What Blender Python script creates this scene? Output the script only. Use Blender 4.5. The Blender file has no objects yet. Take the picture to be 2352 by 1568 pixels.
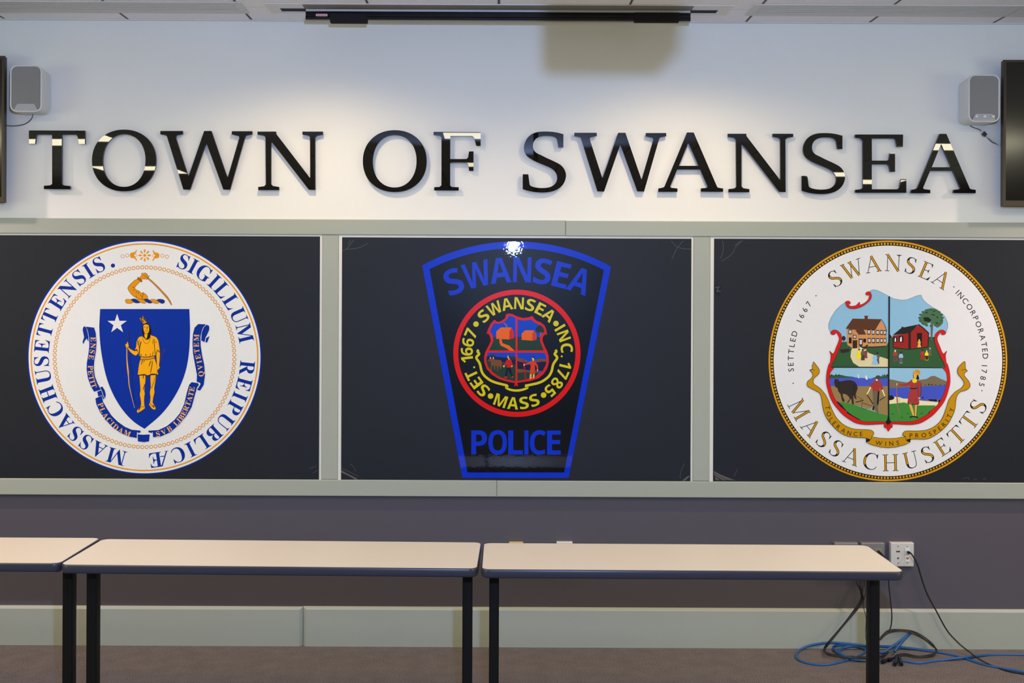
import bpy, math, random
from mathutils import Vector, Matrix
from mathutils.geometry import tessellate_polygon
random.seed(7)
sc = bpy.context.scene
COL = sc.collection
PI = math.pi

# ------------------------------------------------------------------ camera geometry
F = 2691.0                 # focal length in pixels of the 2352-wide frame
CX, CY = 1140.0, 668.0     # principal point (vanishing point of the room's depth lines)
CZ = 1.756                 # eye height
D = 5.8                    # distance from the camera to the end wall
ROLL = math.radians(0.25)
CEIL = 3.089
cr, sr = math.cos(ROLL), math.sin(ROLL)

def lev(px, py):
    x, y = px - CX, py - CY
    return x*cr + y*sr, -x*sr + y*cr

def at(px, py, Y):
    x, y = lev(px, py)
    return Vector((x*Y/F, Y, CZ - y*Y/F))

def on_z(px, py, Z):
    x, y = lev(px, py)
    Y = (CZ - Z)*F/y
    return Vector((x*Y/F, Y, Z))

cam = bpy.data.cameras.new('camera')
cam.sensor_width = 36.0
cam.lens = F*36.0/2352.0
cam.shift_x = -(CX - 1176.0)/2352.0
cam.shift_y = (CY - 784.0)/2352.0
cam.clip_start = 0.05
co = bpy.data.objects.new('camera', cam)
COL.objects.link(co)
R = Vector((cr, 0, sr)); U = Vector((-sr, 0, cr)); B = Vector((0, -1, 0))
co.matrix_world = Matrix(((R.x, U.x, B.x, 0), (R.y, U.y, B.y, 0), (R.z, U.z, B.z, CZ), (0, 0, 0, 1)))
sc.camera = co
sc.view_settings.view_transform = 'Standard'
sc.view_settings.look = 'None'
sc.view_settings.exposure = 0.15
sc.cycles.max_bounces = 8
sc.cycles.use_denoising = True

# ------------------------------------------------------------------ materials
def lin(c):
    c /= 255.0
    return c/12.92 if c <= 0.04045 else ((c + 0.055)/1.055)**2.4

MATS = {}
def mat(name, rgb, rough=0.5, spec=0.5, k=1.0, noise=0.04, nscale=40.0, bump=0.0, bscale=200.0, metal=0.0, coat=0.0):
    if name in MATS: return MATS[name]
    m = bpy.data.materials.new(name); m.use_nodes = True
    nt = m.node_tree; N = nt.nodes; L = nt.links
    b = N['Principled BSDF']
    c = [min(1.0, lin(v)*k) for v in rgb]
    tc = N.new('ShaderNodeTexCoord')
    nz = N.new('ShaderNodeTexNoise'); nz.inputs['Scale'].default_value = nscale; nz.inputs['Detail'].default_value = 3
    L.new(tc.outputs['Object'], nz.inputs['Vector'])
    mx = N.new('ShaderNodeMix'); mx.data_type = 'RGBA'
    mx.inputs[6].default_value = (*[v*(1 - noise) for v in c], 1)
    mx.inputs[7].default_value = (*[min(1, v*(1 + noise)) for v in c], 1)
    L.new(nz.outputs['Fac'], mx.inputs[0]); L.new(mx.outputs[2], b.inputs['Base Color'])
    b.inputs['Roughness'].default_value = rough
    b.inputs['Specular IOR Level'].default_value = spec
    b.inputs['Metallic'].default_value = metal
    if coat:
        b.inputs['Coat Weight'].default_value = coat; b.inputs['Coat Roughness'].default_value = 0.012
    if bump:
        n2 = N.new('ShaderNodeTexNoise'); n2.inputs['Scale'].default_value = bscale; n2.inputs['Detail'].default_value = 2
        L.new(tc.outputs['Object'], n2.inputs['Vector'])
        bp = N.new('ShaderNodeBump'); bp.inputs['Strength'].default_value = bump; bp.inputs['Distance'].default_value = 0.002
        L.new(n2.outputs['Fac'], bp.inputs['Height']); L.new(bp.outputs['Normal'], b.inputs['Normal'])
        if coat: L.new(bp.outputs['Normal'], b.inputs['Coat Normal'])
    MATS[name] = m
    return m

def vinyl(rgb, k=1.15):
    return mat('printed_vinyl_%d_%d_%d' % rgb, rgb, 0.38, 0.18, k, 0.015, 30, 0.20, 55)
def gloss(rgb, k=0.92):
    return mat('glossy_vinyl_%d_%d_%d' % rgb, rgb, 0.32, 0.12, k, 0.015, 30, 0.05, 90, 0.0, 0.5)

def wall_mat():
    m = mat('white_wall_paint', (238, 237, 233), 0.45, 0.3, 1.0, 0.01, 6, 0.05, 260)
    return m
def ceiling_mat():
    m = bpy.data.materials.new('acoustic_ceiling_tiles'); m.use_nodes = True
    nt = m.node_tree; N = nt.nodes; L = nt.links; b = N['Principled BSDF']
    tc = N.new('ShaderNodeTexCoord')
    sp = N.new('ShaderNodeSeparateXYZ'); L.new(tc.outputs['Object'], sp.inputs[0])
    def math_(op, a, bb=None, clamp=False):
        n = N.new('ShaderNodeMath'); n.operation = op; n.use_clamp = clamp
        for i, v in enumerate((a, bb)):
            if v is None: continue
            if isinstance(v, (int, float)): n.inputs[i].default_value = v
            else: L.new(v, n.inputs[i])
        return n.outputs[0]
    def seam(axis, off, w):
        t = math_('DIVIDE', math_('SUBTRACT', sp.outputs[axis], off), 0.61)
        fr = math_('FRACT', math_('ADD', t, 100.5))
        return math_('LESS_THAN', math_('ABSOLUTE', math_('SUBTRACT', fr, 0.5)), w/0.61)
    dark = math_('MAXIMUM', seam(0, 0.006, 0.0035), math_('MULTIPLY', seam(1, 5.527, 0.0012), 0.5))
    edge = math_('MAXIMUM', seam(0, 0.006, 0.0085), 0.0)
    nz = N.new('ShaderNodeTexNoise'); nz.inputs['Scale'].default_value = 240; nz.inputs['Detail'].default_value = 4
    L.new(tc.outputs['Object'], nz.inputs['Vector'])
    cr_ = N.new('ShaderNodeValToRGB')
    cr_.color_ramp.elements[0].position = 0.32; cr_.color_ramp.elements[0].color = (0.82, 0.80, 0.83, 1)
    cr_.color_ramp.elements[1].position = 0.48; cr_.color_ramp.elements[1].color = (0.96, 0.95, 0.98, 1)
    L.new(nz.outputs['Fac'], cr_.inputs[0])
    m1 = N.new('ShaderNodeMix'); m1.data_type = 'RGBA'; m1.inputs[7].default_value = (0.55, 0.52, 0.48, 1)
    L.new(edge, m1.inputs[0]); L.new(cr_.outputs[0], m1.inputs[6])
    m2 = N.new('ShaderNodeMix'); m2.data_type = 'RGBA'; m2.inputs[7].default_value = (0.02, 0.02, 0.025, 1)
    L.new(dark, m2.inputs[0]); L.new(m1.outputs[2], m2.inputs[6]); L.new(m2.outputs[2], b.inputs['Base Color'])
    b.inputs['Roughness'].default_value = 0.9
    bp = N.new('ShaderNodeBump'); bp.inputs['Strength'].default_value = 0.3; bp.inputs['Distance'].default_value = 0.002
    L.new(nz.outputs['Fac'], bp.inputs['Height']); L.new(bp.outputs['Normal'], b.inputs['Normal'])
    return m
def carpet_mat():
    m = bpy.data.materials.new('loop_carpet'); m.use_nodes = True
    nt = m.node_tree; N = nt.nodes; L = nt.links; b = N['Principled BSDF']
    tc = N.new('ShaderNodeTexCoord')
    mp = N.new('ShaderNodeMapping'); mp.inputs['Scale'].default_value = (1.0, 0.6, 1.0)
    L.new(tc.outputs['Object'], mp.inputs[0])
    n1 = N.new('ShaderNodeTexNoise'); n1.inputs['Scale'].default_value = 300; n1.inputs['Detail'].default_value = 6; n1.inputs['Roughness'].default_value = 0.7
    L.new(mp.outputs[0], n1.inputs['Vector'])
    n2 = N.new('ShaderNodeTexNoise'); n2.inputs['Scale'].default_value = 12; n2.inputs['Detail'].default_value = 4
    L.new(tc.outputs['Object'], n2.inputs['Vector'])
    r = N.new('ShaderNodeValToRGB')
    e = r.color_ramp.elements
    e[0].position = 0.33; e[0].color = (*[lin(v) for v in (66, 64, 68)], 1)
    e[1].position = 0.68; e[1].color = (*[lin(v) for v in (182, 170, 167)], 1)
    x = e.new(0.5); x.color = (*[lin(v) for v in (118, 111, 111)], 1)
    L.new(n1.outputs['Fac'], r.inputs[0])
    mx = N.new('ShaderNodeMix'); mx.data_type = 'RGBA'; mx.blend_type = 'MULTIPLY'; mx.inputs[0].default_value = 0.35
    L.new(r.outputs[0], mx.inputs[6]); L.new(n2.outputs['Fac'], mx.inputs[7]); L.new(mx.outputs[2], b.inputs['Base Color'])
    b.inputs['Roughness'].default_value = 1.0; b.inputs['Specular IOR Level'].default_value = 0.1
    bp = N.new('ShaderNodeBump'); bp.inputs['Strength'].default_value = 0.7; bp.inputs['Distance'].default_value = 0.004
    L.new(n1.outputs['Fac'], bp.inputs['Height']); L.new(bp.outputs['Normal'], b.inputs['Normal'])
    return m
def board_mat():
    return mat('black_vinyl_sheet', (30, 33, 42), 0.50, 0.24, 1.0, 0.12, 3.0, 0.25, 9)

# ------------------------------------------------------------------ mesh helpers
class MB:
    def __init__(s): s.v = []; s.f = []; s.m = []; s.mats = []; s.smooth = []
    def mi(s, m):
        if m not in s.mats: s.mats.append(m)
        return s.mats.index(m)
    def face(s, pts, m, smooth=False):
        i = len(s.v); s.v.extend(Vector(p) for p in pts); s.f.append(tuple(range(i, i + len(pts)))); s.m.append(s.mi(m)); s.smooth.append(smooth)
    def raw(s, vs, fs, m, smooth=False):
        i = len(s.v); s.v.extend(Vector(p) for p in vs)
        k = s.mi(m)
        for f in fs: s.f.append(tuple(i + j for j in f)); s.m.append(k); s.smooth.append(smooth)
    def box(s, x0, x1, y0, y1, z0, z1, m):
        p = [(x0,y0,z0),(x1,y0,z0),(x1,y1,z0),(x0,y1,z0),(x0,y0,z1),(x1,y0,z1),(x1,y1,z1),(x0,y1,z1)]
        s.raw(p, [(0,3,2,1),(4,5,6,7),(0,1,5,4),(1,2,6,5),(2,3,7,6),(3,0,4,7)], m)
    def loft(s, rings, m, cap=True, smooth=True, closed=True):
        n = len(rings[0]); vs = [p for r in rings for p in r]; fs = []
        for a in range(len(rings) - 1):
            for i in range(n if closed else n - 1):
                j = (i + 1) % n
                fs.append((a*n + i, a*n + j, (a + 1)*n + j, (a + 1)*n + i))
        s.raw(vs, fs, m, smooth)
        if cap:
            s.face(list(reversed(rings[0])), m); s.face(rings[-1], m)
    def tube(s, path, r, m, n=8, cap=True):
        path = [Vector(p) for p in path]; rings = []
        up = Vector((0.13, 0.27, 1)).normalized()
        for i, p in enumerate(path):
            t = (path[min(i + 1, len(path) - 1)] - path[max(i - 1, 0)]).normalized()
            a = t.cross(up)
            if a.length < 1e-4: a = t.cross(Vector((1, 0, 0)))
            a.normalize(); b = t.cross(a).normalized()
            rr = r[i] if isinstance(r, (list, tuple)) else r
            rings.append([p + (a*math.cos(2*PI*k/n) + b*math.sin(2*PI*k/n))*rr for k in range(n)])
        s.loft(rings, m, cap)
    def prism(s, outer, holes, y0, y1, m, mside=None):
        """outline(s) of (x, z) extruded along Y from y0 (front) to y1 (back)"""
        mside = mside or m
        polys = [[Vector((x, z, 0)) for x, z in outer]] + [[Vector((x, z, 0)) for x, z in h] for h in holes]
        flat = [p for q in polys for p in q]
        tris = tessellate_polygon(polys)
        s.raw([(p.x, y0, p.y) for p in flat], tris, m)
        s.raw([(p.x, y1, p.y) for p in flat], [tuple(reversed(t)) for t in tris], m)
        for q in polys:
            n = len(q)
            for i in range(n):
                a, b = q[i], q[(i + 1) % n]
                s.face([(a.x, y0, a.y), (b.x, y0, b.y), (b.x, y1, b.y), (a.x, y1, a.y)], mside)
    def build(s, name, parent=None, origin=None):
        me = bpy.data.meshes.new(name)
        o_ = Vector(origin) if origin is not None else Vector((0, 0, 0))
        me.from_pydata([tuple(v - o_) for v in s.v], [], s.f)
        for m in s.mats: me.materials.append(m)
        me.polygons.foreach_set('material_index', s.m)
        me.polygons.foreach_set('use_smooth', s.smooth)
        me.update()
        o = bpy.data.objects.new(name, me); COL.objects.link(o); o.location = o_
        if parent is not None:
            inv = Matrix.Translation(-parent.location) if parent.type == 'EMPTY' or parent.parent is None else Matrix.Identity(4)
            o.parent = parent; o.matrix_parent_inverse = inv
        return o

def tag(o, label, cat, group=None):
    o['label'] = label; o['category'] = cat; o['kind'] = 'thing'
    if group: o['group'] = group
    return o
def thing(name, loc, label, cat, group=None):
    o = bpy.data.objects.new(name, None); o.empty_display_size = 0.1; COL.objects.link(o); o.location = loc
    return tag(o, label, cat, group)
def struct(mb, name):
    o = mb.build(name); o['kind'] = 'structure'; return o

def spline(pts, n=6, closed=False):
    P = [Vector(p) for p in pts]; N = len(P); out = []
    for i in range(N if closed else N - 1):
        if closed: a, b, c, d = P[i - 1], P[i], P[(i + 1) % N], P[(i + 2) % N]
        else: a, b, c, d = P[max(i - 1, 0)], P[i], P[i + 1], P[min(i + 2, N - 1)]
        for k in range(n):
            t = k/n
            out.append(0.5*((2*b) + (c - a)*t + (2*a - 5*b + 4*c - d)*t*t + (3*b - a - 3*c + d)*t**3))
    if not closed: out.append(P[-1])
    return out

# ------------------------------------------------------------------ flat artwork
class Crop:
    def __init__(s, ox, oy, k): s.o = (ox, oy, k)
    def __call__(s, pts): return [(s.o[0] + x/s.o[2], s.o[1] + y/s.o[2]) for x, y in pts]

LAYER = [0]
class Art:
    """flat printed shapes on a sheet; shapes are given in photo pixels and stacked in thin layers"""
    def __init__(s, Y, mk, step=0.000012): s.Y = Y; s.mb = MB(); s.mk = mk; s.step = step
    def tri(s, pts2, tris, rgb, up=True):
        if up: LAYER[0] += 1
        y = s.Y - LAYER[0]*s.step
        vs = []
        for x, yy in pts2:
            p = at(x, yy, s.Y); vs.append((p.x, y, p.z))
        s.mb.raw(vs, tris, s.mk(rgb))
    def fill(s, pts, rgb, smooth=False, holes=(), n=5, up=True):
        if smooth: pts = [(p.x, p.y) for p in spline([(x, y, 0) for x, y in pts], n, True)]
        polys = [[Vector((x, y, 0)) for x, y in pts]] + [[Vector((x, y, 0)) for x, y in h] for h in holes]
        tris = tessellate_polygon(polys)
        s.tri([(p.x, p.y) for q in polys for p in q], tris, rgb, up)
    def stroke(s, pts, w, rgb, smooth=True, closed=False, n=5, up=True):
        P = spline([(x, y, 0) for x, y in pts], n, closed) if smooth and len(pts) > 2 else [Vector((x, y, 0)) for x, y in pts]
        N = len(P); W = w if isinstance(w, (list, tuple)) else [w]*len(pts)
        vs = []
        for i, p in enumerate(P):
            if closed: t = P[(i + 1) % N] - P[i - 1]
            else: t = P[min(i + 1, N - 1)] - P[max(i - 1, 0)]
            if t.length < 1e-6: t = Vector((1, 0, 0))
            t.normalize(); nn = Vector((-t.y, t.x, 0))
            u = i/max(1, N - 1)*(len(W) - 1); a = int(min(u, len(W) - 2)) if len(W) > 1 else 0
            ww = W[a] + (W[a + 1] - W[a])*(u - a) if len(W) > 1 else W[0]
            vs.append(p + nn*ww/2); vs.append(p - nn*ww/2)
        fs = []
        for i in range(N if closed else N - 1):
            j = (i + 1) % N
            fs.append((2*i, 2*i + 1, 2*j + 1, 2*j))
        s.tri([(v.x, v.y) for v in vs], fs, rgb, up)
    def outline(s, pts, fillc, linec, w, smooth=True, n=5):
        s.fill(pts, fillc, smooth, n=n); s.stroke(pts, w, linec, smooth, True, n)
    def ell(s, x, y, rx, ry, rgb, n=24, up=True):
        pts = [(x + rx*math.cos(2*PI*i/n), y + ry*math.sin(2*PI*i/n)) for i in range(n)]
        s.tri(pts, [tuple(range(n))], rgb, up)
    def ring(s, x, y, r0, r1, rgb, n=24, asp=1.0, up=True):
        pts = []
        for i in range(n):
            c, q = math.cos(2*PI*i/n), math.sin(2*PI*i/n)
            pts += [(x + r0*c, y + r0*q*asp), (x + r1*c, y + r1*q*asp)]
        s.tri(pts, [(2*i, 2*i + 1, (2*i + 3) % (2*n), (2*i + 2) % (2*n)) for i in range(n)], rgb, up)
    def glyph(s, ch, style, rgb, ox, oy, ang, h, wk=1.0, gold=None, up=False):
        """ch with the middle of its cap height at (ox, oy); ang = clockwise turn of the letter"""
        vs, fs, x0, x1 = glyph(ch, style); ca, sa = math.cos(ang), math.sin(ang)
        mid = (x0 + x1)/2
        def put(x, y):
            x = (x - mid)*h*wk; y = (y - 0.5)*h
            return (ox + x*ca + y*sa, oy + x*sa - y*ca)
        if style != 'inline':
            s.tri([put(x, y) for x, y in vs], fs, rgb, up); return
        for line, w in INLINE[ch][1]:
            if gold and min(w) == max(w) == B_: s.stroke([put(*line[0]), put(*line[1])], h*.078, gold, False, up=False)
            elif gold and max(w) == B_: s.stroke([put(*q) for q, u in zip(line, w) if u == B_], h*.078, gold, True, up=False)
            elif not gold: s.stroke([put(*q) for q in line], [u*h for u in w], rgb, len(line) > 2, up=False)
        if not gold:
            for q in INLINE[ch][2]: s.fill([put(*p_) for p_ in q], rgb, up=False)
    def arc_text(s, word, style, rgb, cx, cy, r, h, a0, a1, inward=False, wk=1.0, asp=1.0, gold=None):
        """letters along a circle of mid-height radius r; angles clockwise from the top in degrees"""
        LAYER[0] += 1
        ws = [(glyph(c, style)[3] - glyph(c, style)[2])*h*wk if c != ' ' else h*0.35 for c in word]
        span = math.radians(abs(a1 - a0))*r
        kn = [KERN.get(word[i:i + 2], 0)*h*wk for i in range(len(word))]
        gap = (span - sum(ws) - sum(kn))/max(1, len(word) - 1); x = 0; sg = 1 if a1 > a0 else -1
        for c, w, kk in zip(word, ws, kn):
            a = math.radians(a0) + sg*(x + w/2)/r
            if c != ' ':
                s.glyph(c, style, rgb, cx + r*math.sin(a), cy - r*math.cos(a)*asp, a + (PI if inward else 0), h, wk, None)
                if gold:
                    LAYER[0] += 1
                    s.glyph(c, style, rgb, cx + r*math.sin(a), cy - r*math.cos(a)*asp, a + (PI if inward else 0), h, wk, gold)
                    LAYER[0] -= 1
            x += w + gap + kk
        if gold: LAYER[0] += 1
    def path_text(s, word, style, rgb, pts, h, wk=1.0):
        LAYER[0] += 1
        P = spline([(x, y, 0) for x, y in pts], 8); d = [0]
        for i in range(1, len(P)): d.append(d[-1] + (P[i] - P[i - 1]).length)
        ws = [(glyph(c, style)[3] - glyph(c, style)[2])*h*wk if c != ' ' else h*0.2 for c in word]
        gap = (d[-1] - sum(ws))/max(1, len(word) - 1); x = 0
        for c, w in zip(word, ws):
            q = x + w/2; i = max(1, next((k for k in range(len(d)) if d[k] >= q), len(d) - 1))
            t = (q - d[i - 1])/max(1e-6, d[i] - d[i - 1]); p = P[i - 1].lerp(P[i], t); tg = P[i] - P[i - 1]
            if c != ' ': s.glyph(c, style, rgb, p.x, p.y, math.atan2(tg.y, tg.x), h, wk)
            x += w + gap
    def build(s, name, parent): return s.mb.build(name, parent)

GL = {}
KERN = {'WA': -.12, 'AN': .04, 'NS': .05, 'SE': .04, 'EA': -.02, 'SW': .0, 'TT': -.02, 'MA': -.03, 'AC': -.04, 'TA': -.1, 'PL': .02, 'OL': .03, 'LI': .02, 'IC': .03, 'AS': -.02, 'SS': .03}
BOLDW = {'S': 1.2, 'W': .93, 'A': .98, 'N': .93, 'E': 1.2, 'P': 1.15, 'O': .98, 'L': 1.2, 'C': 1.05}   # wider or narrower letters of the bold face
def glyph(ch, style):
    """outline of one letter scaled to cap height 1: (points, faces, xmin, xmax)"""
    key = (ch, style)
    if style == 'inline': return [], [], 0.0, INLINE[ch][0]
    if key in GL: return GL[key]
    if ch == 'Æ' and style != 'plain':
        e = glyph('E', style); sh = .50 - e[2]; st = .60
        vs = [(-.03, 0), (.25, 0), (.25, .035), (-.03, .035), (.06, .035), (.15, .035), (st, .93), (st, 1.0), (.53, 1.0), (.285, .30), (st, .30), (st, .36), (.315, .36)]
        fs = [(0, 1, 2, 3), (4, 5, 6, 7, 8), (9, 10, 11, 12)]
        n = len(vs); vs += [(x + sh, y) for x, y in e[0]]; fs += [tuple(i + n for i in f) for f in e[1]]
        GL[key] = (vs, fs, -.03, e[3] + sh); return GL[key]
    def raw(c):
        t = c
        if style == 'serif':
            t = chr(0x1D400 + ord(c) - 65) if 'A' <= c <= 'Z' else chr(0x1D7CE + ord(c) - 48) if '0' <= c <= '9' else c
        if style == 'bold':
            t = chr(0x1D5D4 + ord(c) - 65) if 'A' <= c <= 'Z' else chr(0x1D7EC + ord(c) - 48) if '0' <= c <= '9' else c
        cu = bpy.data.curves.new('glyph', 'FONT'); cu.body = t; cu.resolution_u = 4
        cu.offset = {'serif': -0.001, 'bold': 0.0, 'plain': 0.004}[style]
        ob = bpy.data.objects.new('glyph', cu); COL.objects.link(ob)
        bpy.context.view_layer.update()
        ev = ob.evaluated_get(bpy.context.evaluated_depsgraph_get()); me = ev.to_mesh()
        vs = [(v.co.x, v.co.y) for v in me.vertices]; fs = [tuple(p.vertices) for p in me.polygons]
        ev.to_mesh_clear(); bpy.data.objects.remove(ob); bpy.data.curves.remove(cu)
        return vs, fs
    if ('cap', style) not in GL:
        vs, _ = raw('H'); GL[('cap', style)] = max(y for x, y in vs) - min(y for x, y in vs)
    cap = GL[('cap', style)]
    if ch == 'I' and style == 'bold':
        vs, fs = [(0, 0), (.21, 0), (.21, 1), (0, 1)], [(0, 1, 2, 3)]
    else:
        vs, fs = raw(ch)
        kx = BOLDW.get(ch, 1.0) if style == 'bold' else 1.0
        vs = [(x/cap*kx, y/cap) for x, y in vs]
    GL[key] = (vs, fs, min(x for x, y in vs), max(x for x, y in vs))
    return GL[key]

# open-faced roman capitals of the town seal: (width, strokes as (points, widths), corner serifs)
B_, t_ = .152, .040
INLINE = {
 'S': (.64, [([(.55,.74),(.49,.91),(.32,.985),(.15,.92),(.09,.76),(.17,.61),(.34,.51),(.50,.40),(.56,.24),(.48,.08),(.29,.015),(.12,.08),(.06,.25)], [t_,t_,.04,.09,B_,B_,B_,B_,B_,.09,.04,t_,t_])], [[(.57,.99),(.57,.68),(.50,.90)], [(.04,.01),(.03,.31),(.11,.10)]]),
 'W': (1.32, [([(.13,1),(.42,.02)], [B_,B_]), ([(.42,.02),(.67,.97)], [t_,t_]), ([(.60,1),(.90,.02)], [B_,B_]), ([(.90,.02),(1.19,1)], [t_,t_]), ([(0,.985),(.29,.985)], [t_,t_]), ([(.48,.985),(.74,.985)], [t_,t_]), ([(1.04,.985),(1.32,.985)], [t_,t_])], []),
 'A': (.96, [([(.10,.01),(.47,.99)], [t_,t_]), ([(.44,1),(.83,.01)], [B_,B_]), ([(.24,.34),(.68,.34)], [t_,t_]), ([(0,.015),(.25,.015)], [t_,t_]), ([(.64,.015),(.96,.015)], [t_,t_])], []),
 'N': (.98, [([(.15,.01),(.15,.98)], [.04,.04]), ([(.12,1),(.84,.0)], [B_,B_]), ([(.83,.02),(.83,.99)], [.04,.04]), ([(0,.985),(.2,.985)], [t_,t_]), ([(.02,.015),(.28,.015)], [t_,t_]), ([(.68,.985),(.98,.985)], [t_,t_])], [[(.76,.98),(.90,.98),(.83,.86)]]),
 'E': (.78, [([(.21,.01),(.21,.99)], [B_,B_]), ([(.04,.985),(.64,.985)], [t_,t_]), ([(.04,.015),(.72,.015)], [t_,t_]), ([(.2,.52),(.54,.52)], [t_,t_])], [[(.66,1),(.66,.76),(.56,.97)], [(.72,0),(.78,.28),(.58,.03)], [(.56,.38),(.56,.66),(.48,.52)]]),
 'M': (1.16, [([(.14,.01),(.20,.99)], [.04,.04]), ([(.18,1),(.57,.03)], [B_,B_]), ([(.57,.03),(.93,.99)], [t_,t_]), ([(.95,.99),(.99,.01)], [B_,B_]), ([(0,.015),(.28,.015)], [t_,t_]), ([(.82,.015),(1.16,.015)], [t_,t_]), ([(.04,.985),(.24,.985)], [t_,t_]), ([(.88,.985),(1.10,.985)], [t_,t_])], []),
 'C': (.88, [([(.82,.74),(.72,.92),(.52,.985),(.28,.92),(.13,.72),(.09,.48),(.15,.25),(.31,.07),(.54,.015),(.74,.08),(.85,.23)], [t_,t_,.04,.09,B_,B_,B_,.09,.04,t_,t_])], [[(.84,1),(.84,.68),(.74,.90)]]),
 'H': (1.02, [([(.21,.01),(.21,.99)], [B_,B_]), ([(.81,.01),(.81,.99)], [B_,B_]), ([(.2,.5),(.8,.5)], [t_,t_])] + [([(a_, b_), (a_ + .34, b_)], [t_,t_]) for a_ in (.04, .64) for b_ in (.015, .985)], []),
 'U': (.94, [([(.21,.99),(.21,.60),(.21,.30),(.28,.09),(.48,.015),(.68,.09),(.75,.30),(.75,.99)], [B_,B_,B_,.09,.04,.04,.04,.04]), ([(.04,.985),(.38,.985)], [t_,t_]), ([(.61,.985),(.89,.985)], [t_,t_])], []),
 'T': (.90, [([(.45,.01),(.45,.99)], [B_,B_]), ([(.05,.985),(.85,.985)], [t_,t_]), ([(.27,.015),(.63,.015)], [t_,t_])], [[(.03,1),(.0,.72),(.14,.97)], [(.87,1),(.90,.72),(.76,.97)]]),
}

# ------------------------------------------------------------------ room shell
XW, Y0 = 6.2, -6.5
M_wall = wall_mat()
M_gray = mat('grey_wall_paint', (86, 82, 92), 0.6, 0.3, 1.0, 0.02, 8, 0.05, 260)
M_trim = mat('sage_trim_paint', (167, 172, 162), 0.42, 0.3, 1.0, 0.015, 10, 0.03, 60)
M_white = mat('white_plastic', (226, 226, 224), 0.35, 0.4)
M_room = mat('back_wall_paint', (120, 112, 104), 0.8, 0.2)
ZS = 0.90                                                      # where grey paint meets white, behind the boards
b = MB()
b.face([(-XW, D, 0), (XW, D, 0), (XW, D, ZS), (-XW, D, ZS)], M_gray)
b.face([(-XW, D, ZS), (XW, D, ZS), (XW, D, CEIL), (-XW, D, CEIL)], M_wall)
struct(b, 'wall_back')
b = MB(); b.face([(-XW, Y0, 0), (-XW, D, 0), (-XW, D, CEIL), (-XW, Y0, CEIL)], M_room); struct(b, 'wall_left')
b = MB(); b.face([(XW, Y0, 0), (XW, D, 0), (XW, D, CEIL), (XW, Y0, CEIL)], M_room); struct(b, 'wall_right')
b = MB(); b.face([(-XW, Y0, 0), (XW, Y0, 0), (XW, Y0, CEIL), (-XW, Y0, CEIL)], M_room); struct(b, 'wall_front')
b = MB(); b.face([(-XW, Y0, 0), (XW, Y0, 0), (XW, D, 0), (-XW, D, 0)], carpet_mat()); struct(b, 'floor')
b = MB(); b.face([(-XW, Y0, CEIL), (-XW, D, CEIL), (XW, D, CEIL), (XW, Y0, CEIL)], ceiling_mat()); struct(b, 'ceiling')

def xz(px, py, Y):
    p = at(px, py, Y); return p.x, p.z

def board(b, x0, x1, z0, z1, y0, m, bev=0.003, bz=None):
    """flat board on the wall with a small bevel round its face"""
    y1 = D - 0.0005
    o = [(x0, y1, z0), (x1, y1, z0), (x1, y1, z1), (x0, y1, z1)]
    k = [(x0, y0 + bev, z0), (x1, y0 + bev, z0), (x1, y0 + bev, z1), (x0, y0 + bev, z1)]
    i = [(x0 + bev, y0, z0 + bev), (x1 - bev, y0, z0 + bev), (x1 - bev, y0, z1 - (bz or bev)), (x0 + bev, y0, z1 - (bz or bev))]
    b.loft([o, k, i], m, cap=False, smooth=False); b.face(i, m)

# rails: Y of their faces and their heights
YT = D - 0.026
z_top1 = at(1205, 505.5, YT).z; z_top0 = at(1205, 541.0, YT).z
z_bot1 = at(1205, 1103.5, YT).z; z_bot0 = at(1205, 1141.0, YT).z
jx = at(1299, 520, YT).x
b = MB(); board(b, -XW, jx - 0.0006, z_top0, z_top1, YT, M_trim); board(b, jx + 0.0006, XW, z_top0 - .001, z_top1 - .0015, YT, M_trim); struct(b, 'trim_1')
jx = at(1141, 1120, YT).x
b = MB(); board(b, -XW, jx - 0.0006, z_bot0, z_bot1, YT, M_trim); board(b, jx + 0.0006, XW, z_bot0, z_bot1 - .0005, YT, M_trim); struct(b, 'trim_2')
mull = []
for k, (xa, xb) in enumerate(((738.6, 777.3), (1591.6, 1631.2))):
    X0 = at(xa, 820, YT + .003).x; X1 = at(xb, 820, YT + .003).x; mull.append((X0, X1))
    b = MB(); board(b, X0, X1, z_bot1, z_top0, YT + .003, M_trim, 0.004); struct(b, 'trim_%d' % (3 + k))
YB = D - 0.022
zb1 = at(1205, 1396.0, YB).z
jx = at(695, 1440, YB).x
b = MB(); board(b, -XW, jx - .0008, -.02, zb1 - .002, YB, M_trim, 0.016, 0.012); board(b, jx + .0008, XW, -.02, zb1, YB - .001, M_trim, 0.016, 0.012); struct(b, 'baseboard_back')
b = MB(); b.box(-XW, XW, D - .022, D - .0005, CEIL - .004, CEIL - .0005, M_white); struct(b, 'trim_5')
for nm, X in (('baseboard_left', -XW), ('baseboard_right', XW)):
    b = MB(); b.box(min(X, X + (.02 if X < 0 else -.02)), max(X, X + (.02 if X < 0 else -.02)), Y0, D - .03, 0, .19, M_trim); struct(b, nm)

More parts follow.
